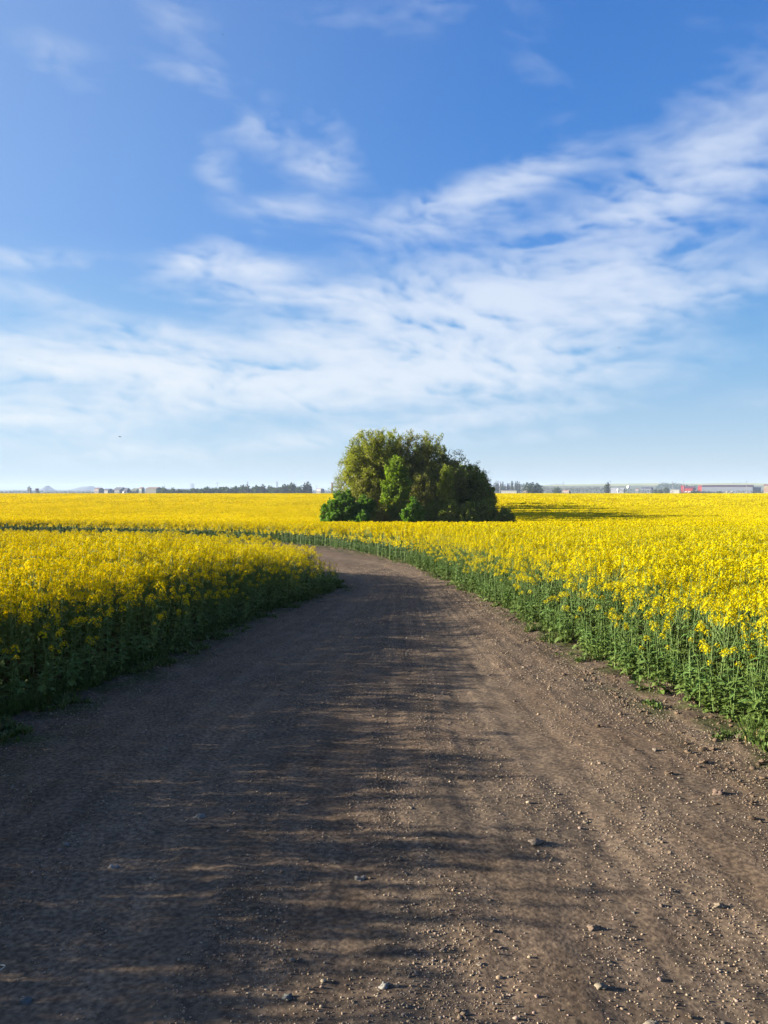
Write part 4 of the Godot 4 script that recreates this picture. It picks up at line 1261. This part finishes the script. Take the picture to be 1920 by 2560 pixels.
	for q in [[705, 1212.5, 1050], [717, 1211, 1070], [730, 1213, 1060]]: far_tree(vars, q[0], q[1], q[2], "taller loose crowned tree rising from the horizon row", "taller trees of the horizon row")
	for q in [[762, 1214, 1000], [769, 1211.5, 1010], [776, 1216, 1000]]: far_tree([vars[3]], q[0], q[1], q[2], "narrow pointed tree between the horizon row and the white shed", "narrow pointed trees on the horizon", 0.6)
	far_tree([vars[3]], 73, 1220, 1500, "small tree beside the red tower on the horizon", "", 0.8)
	far_tree([vars[0]], 278, 1225, 1300, "small dark tree in front of the grey roofed sheds", "")
	far_tree([vars[2]], 1328, 1205.5, 900, "large round green tree standing alone on the horizon", "", 1.0)
	far_tree([vars[0]], 1344, 1211, 930, "darker tree leaning against the large round horizon tree", "")
	far_tree([vars[0]], 1392, 1218, 1100, "dark bush like tree beside the pink house on the horizon", "")
	far_tree([vars[3]], 1518, 1213, 1150, "grey tree by the pole on the horizon", "")
	for q in [[1666, 1220, 1250], [1650, 1222, 1240], [1640, 1221, 1260], [1733, 1224, 1250], [1745, 1225, 1250], [1800, 1226, 1250]]: far_tree(vars, q[0], q[1], q[2], "low tree in front of the red factory", "low trees before the factory")
	for k in 13: far_tree([vars[3]], 1236 + k * 5.2 + rf(-1.5, 1.5), 1211 + rf(-2.0, 5.0), 1500 + rf(-20, 20), "thin bare looking poplar in the hazy row past the grove", "hazy poplars past the grove", 0.35)
	# left: sheds, chimneys, towers
	var grey := Color(0.17, 0.18, 0.22)
	building("farm_shed", "pinkish gabled farm house at the end of the grey sheds", 230, 252, 1223, 1219, 1250, 14, Color(0.50, 0.42, 0.40), Color(0.30, 0.22, 0.20), 3)
	building("farm_shed", "long low grey roofed shed next to the pinkish house", 250, 276, 1226, 1221.5, 1270, 18, Color(0.42, 0.42, 0.42), grey)
	building("farm_shed", "wide grey roofed shed with the raised ridge", 272, 307, 1226, 1218, 1290, 22, Color(0.36, 0.37, 0.38), grey, 5)
	building("farm_shed", "dark blue gable end shed beside the olive roof", 305, 321, 1226, 1219.5, 1280, 22, Color(0.14, 0.16, 0.22), Color(0.15, 0.16, 0.20))
	building("farm_shed", "olive grey roofed shed between the blue gable and the pale one", 320, 346, 1227, 1220.5, 1300, 18, Color(0.30, 0.32, 0.24), Color(0.18, 0.20, 0.15))
	building("farm_shed", "pale green fronted shed with a rusty pink roof", 344, 357, 1222, 1217.5, 1180, 14, Color(0.48, 0.54, 0.46), Color(0.34, 0.26, 0.22), 2)
	building("farm_shed", "long rusty roofed barn behind the pale green front", 356, 398, 1221.5, 1217.5, 1200, 14, Color(0.22, 0.22, 0.18), Color(0.36, 0.27, 0.23))
	building("white_shed", "small white shed at the edge of the yellow field", 303, 312, 1229.5, 1227.5, 1000, 5, Color(0.72, 0.71, 0.68), Color(0.6, 0.6, 0.6))
	building("white_shed", "low white shed between the horizon trees and the grove", 786, 806, 1223, 1221, 1100, 10, Color(0.72, 0.70, 0.68), Color(0.55, 0.5, 0.5), 4)
	building("brick_tower", "narrow brick tower seen beside the grove", 827, 832, 1208, 1206.5, 1100, 3, Color(0.30, 0.20, 0.17), Color(0.28, 0.2, 0.18), 0, Color.BLACK, true)
	building("red_tower", "small stepped red tower near the pointed slag heap", 87, 94, 1225, 1221, 1500, 6, Color(0.36, 0.13, 0.12), Color(0.34, 0.14, 0.13), 0, Color.BLACK, true)
	building("water_tower", "dark blocky tower next to the red tower", 70, 76, 1221.5, 1220, 1480, 5, Color(0.16, 0.16, 0.17), Color(0.16, 0.16, 0.17), 0, Color.BLACK, true)
	for q in [[477.5, 1208], [481, 1208.3], [484.5, 1208.2]]: pole("factory_chimney", "tall thin chimney, one of three in a row on the horizon", q[0], q[1], 2200, 0.9, Color(0.22, 0.19, 0.18), "chimney", 0, "three chimneys")
	pole("radio_mast", "thin mast above the rusty barn", 410.5, 1208, 1200, 0.18, Color(0.2, 0.2, 0.2), "mast")
	pole("utility_pole", "thin pole beside the long grey roofed shed", 247, 1216.5, 1240, 0.15, Color(0.2, 0.18, 0.16), "pole", 1)
	pole("utility_pole", "pole standing over the start of the horizon tree row", 543.5, 1205, 1000, 0.22, Color(0.15, 0.15, 0.15), "pole", 1)
	pole("utility_pole", "dark pole standing over the middle of the horizon tree row", 618.5, 1203, 1000, 0.28, Color(0.1, 0.1, 0.1), "pole", 2)
	lattice("lattice tower rising over the end of the horizon tree row", 692.5, 1203, 1100)
	pole("utility_pole", "pole by the low white shed", 791, 1213, 1080, 0.2, Color(0.2, 0.2, 0.2), "pole", 1)
	# right: factory and houses
	var red := Color(0.48, 0.065, 0.06)
	building("roadside_wall", "low pale wall in front of the hazy poplars", 1252, 1292, 1227.2, 1226.8, 900, 4, Color(0.42, 0.42, 0.38), Color(0.40, 0.40, 0.37), 0, Color.BLACK, true)
	building("low_house", "small grey house beside the white wall", 1304, 1322, 1227, 1224.5, 900, 8, Color(0.34, 0.32, 0.28), Color(0.30, 0.26, 0.24), 2)
	building("low_house", "small pink roofed house by the dark bush like tree", 1403, 1425, 1227.5, 1225, 950, 8, Color(0.58, 0.50, 0.46), Color(0.55, 0.34, 0.30), 3)
	building("low_house", "long pale roofed shed behind the hedges", 1524, 1562, 1222.5, 1219.5, 1500, 16, Color(0.40, 0.42, 0.46), Color(0.46, 0.48, 0.54))
	building("low_house", "small house with white gable beside the blue grey warehouse", 1587, 1598, 1223, 1220.5, 1300, 9, Color(0.45, 0.44, 0.42), Color(0.26, 0.17, 0.17), 2)
	building("warehouse", "blue grey warehouse with small white roof domes", 1598, 1633, 1221.5, 1217.5, 1400, 24, Color(0.30, 0.33, 0.40), Color(0.14, 0.14, 0.20), 6)
	for q in [[1571, 1217.8, 1500, 3.2, "white round tank above the hedges"], [1544.5, 1224, 1200, 1.5, "small white round tank in front of the pale roofed shed"]]:
		var p := at_px(q[0], q[1], q[2])
		var o := thing("round_tank", Vector3(p.x, gy(p.x, q[2]), -q[2]))
		tag(o, q[4], "tank")
		var s := SphereMesh.new()
		s.radius = q[3]; s.height = q[3] * 2; s.radial_segments = 20; s.rings = 10
		var sm := StandardMaterial3D.new()
		sm.albedo_color = Color(0.92, 0.92, 0.92)
		s.material = sm
		part("tank", s, o, Transform3D(Basis.IDENTITY, Vector3(0, p.y - o.position.y, 0)))
		var lg := MB.new()
		lg.tube(Vector3(0, -0.5, 0), Vector3(0, p.y - o.position.y - q[3] * 0.9, 0), 0.8, 0.6, 8, Color(0.5, 0.5, 0.5))
		part("stand", mesh_of([[lg, mat("metal_paint", 0.6)]]), o)
	building("white_hall", "long low white hall in front of the red factory", 1674, 1700, 1225, 1224, 1320, 10, Color(0.55, 0.53, 0.48), Color(0.5, 0.48, 0.45), 0, Color.BLACK, true)
	var fac := building("red_factory", "red factory with a dark red roof and a white strip along its wall", 1700, 1740, 1221, 1215.5, 1400, 26, red, Color(0.16, 0.05, 0.08))
	var st := MB.new()
	var fw := 20 * px_m(1400) - 8.0
	st.box(Vector3(-fw, 5.2, 0.01), Vector3(fw, 7.6, 0.25), Color(0.55, 0.52, 0.48))
	part("white_strip", mesh_of([[st, mat("plaster", 0.85)]]), fac)
	building("red_tower", "square red tower of the factory with a mast on top", 1701, 1712, 1214.5, 1213.5, 1390, 10, red, Color(0.44, 0.06, 0.06), 0, Color.BLACK, true)
	pole("radio_mast", "dark mast rising from the square red tower", 1709.5, 1200.5, 1385, 0.45, Color(0.14, 0.16, 0.20), "mast")
	building("red_factory", "bright red factory wing joined to the long grey hall", 1740, 1786, 1217.5, 1213, 1420, 24, red * 1.15, Color(0.55, 0.10, 0.09), 0)
	building("factory_hall", "long grey factory hall with a dark purple roof", 1756, 1878, 1217, 1212.3, 1400, 28, Color(0.25, 0.27, 0.32), Color(0.085, 0.045, 0.075), 12, Color(0.14, 0.16, 0.2))
	building("factory_hall", "lower grey annex at the end of the long factory hall", 1876, 1904, 1220, 1217, 1400, 22, Color(0.22, 0.23, 0.27), Color(0.16, 0.16, 0.2), 3)
	building("white_block", "cream white block with tall windows past the factory", 1908, 1934, 1214.5, 1210.5, 1250, 10, Color(0.45, 0.38, 0.27), Color(0.30, 0.18, 0.2), 7, Color(0.30, 0.16, 0.10))
	for q in [[1250, 1202.5, "pole at the near end of the hazy poplars"], [1272.5, 1206, "pole over the white wall"], [1408.5, 1203, "pole over the pink roofed house"], [1525.5, 1200.5, "tall pole beside the pale roofed shed"], [1681.5, 1202.5, "pole over the low white hall"], [1866.5, 1200.5, "pale pole in front of the long grey factory hall"]]:
		pole("utility_pole", q[2], q[0], q[1], 1000, 0.32, Color(0.22, 0.22, 0.22), "pole", 1)
	for q in [[1816, 1229.5, "small pale marker stone on the field edge before the factory annex"], [1829, 1229, "small pale block on the field edge before the factory hall"]]:
		building("field_marker", q[2], q[0] - 1.5, q[0] + 1.5, q[1], q[1] - 1.2, 420, 0.5, Color(0.7, 0.68, 0.55), Color(0.65, 0.62, 0.5))

func far_tree(vars: Array, px: float, ytop: float, d: float, label: String, group: String, wide := 1.0) -> void:
	var k := rng.randi() % vars.size()
	var t := at_px(px, ytop, d)
	var base := gy(t.x, d)
	var o := thing("horizon_tree", Vector3(t.x, base, -d), rf(0, TAU))
	var s := (t.y - base) / 10.3
	o.scale = Vector3(s * wide * rf(0.9, 1.15), s, s * wide)
	tag(o, label, "tree", group)
	part("trunk", vars[k][0], o)
	part("crown", vars[k][1], o)

# ---------------------------------------------------------------- birds
func birds() -> void:
	for q in [[300, 1092, 60.0, 0.20, 1.2, "dark bird flying above the far slag heaps"], [1548, 870, 90.0, 0.24, 0.1, "small bird gliding under the right end of the large white cloud"], [558, 87, 90.0, 0.14, 0.6, "tiny bird high in the blue sky"], [50, 900, 80.0, 0.14, 2.0, "tiny bird in front of the bright white cloud bank"], [411, 1171, 120.0, 0.16, 0.4, "faint bird low over the horizon trees"]]:
		var o := thing("bird", at_px(q[0], q[1], q[2]), q[4])
		tag(o, q[5], "bird")
		var s: float = q[3]
		var col := Color(0.035, 0.035, 0.04)
		var b := MB.new()
		var prof := [0.0, 0.12, 0.2, 0.22, 0.16, 0.08, 0.1, 0.02]
		for k in 7: b.tube(Vector3(0, 0, (k / 7.0 - 0.5) * s * 1.1), Vector3(0, 0, ((k + 1) / 7.0 - 0.5) * s * 1.1), prof[k] * s * 0.5 + 0.002, prof[k + 1] * s * 0.5 + 0.002, 7, col)
		part("body", mesh_of([[b, mat("feather", 0.8)]]), o)
		for w in [-1.0, 1.0]:
			var g := MB.new()
			var pts := [Vector3(0.04 * w, 0.02, -0.22), Vector3(0.45 * w, 0.22, -0.30), Vector3(0.95 * w, 0.12, 0.0), Vector3(0.5 * w, 0.2, 0.08), Vector3(0.04 * w, 0.02, 0.15)]
			for k in pts.size(): pts[k] *= s
			for k in range(1, 4):
				g.tri(pts[0], pts[k], pts[k + 1], col)
				g.tri(pts[0] - Vector3(0, 0.02 * s, 0), pts[k + 1] - Vector3(0, 0.01 * s, 0), pts[k] - Vector3(0, 0.01 * s, 0), col)
			part("wing", mesh_of([[g, mat("feather", 0.8)]]), o)
		var tl := MB.new()
		tl.tri(Vector3(0, 0, 0.4) * s, Vector3(-0.14, 0, 0.75) * s, Vector3(0.14, 0, 0.75) * s, col)
		tl.tri(Vector3(0, -0.02, 0.4) * s, Vector3(0.14, -0.01, 0.75) * s, Vector3(-0.14, -0.01, 0.75) * s, col)
		part("tail", mesh_of([[tl, mat("feather", 0.8)]]), o)
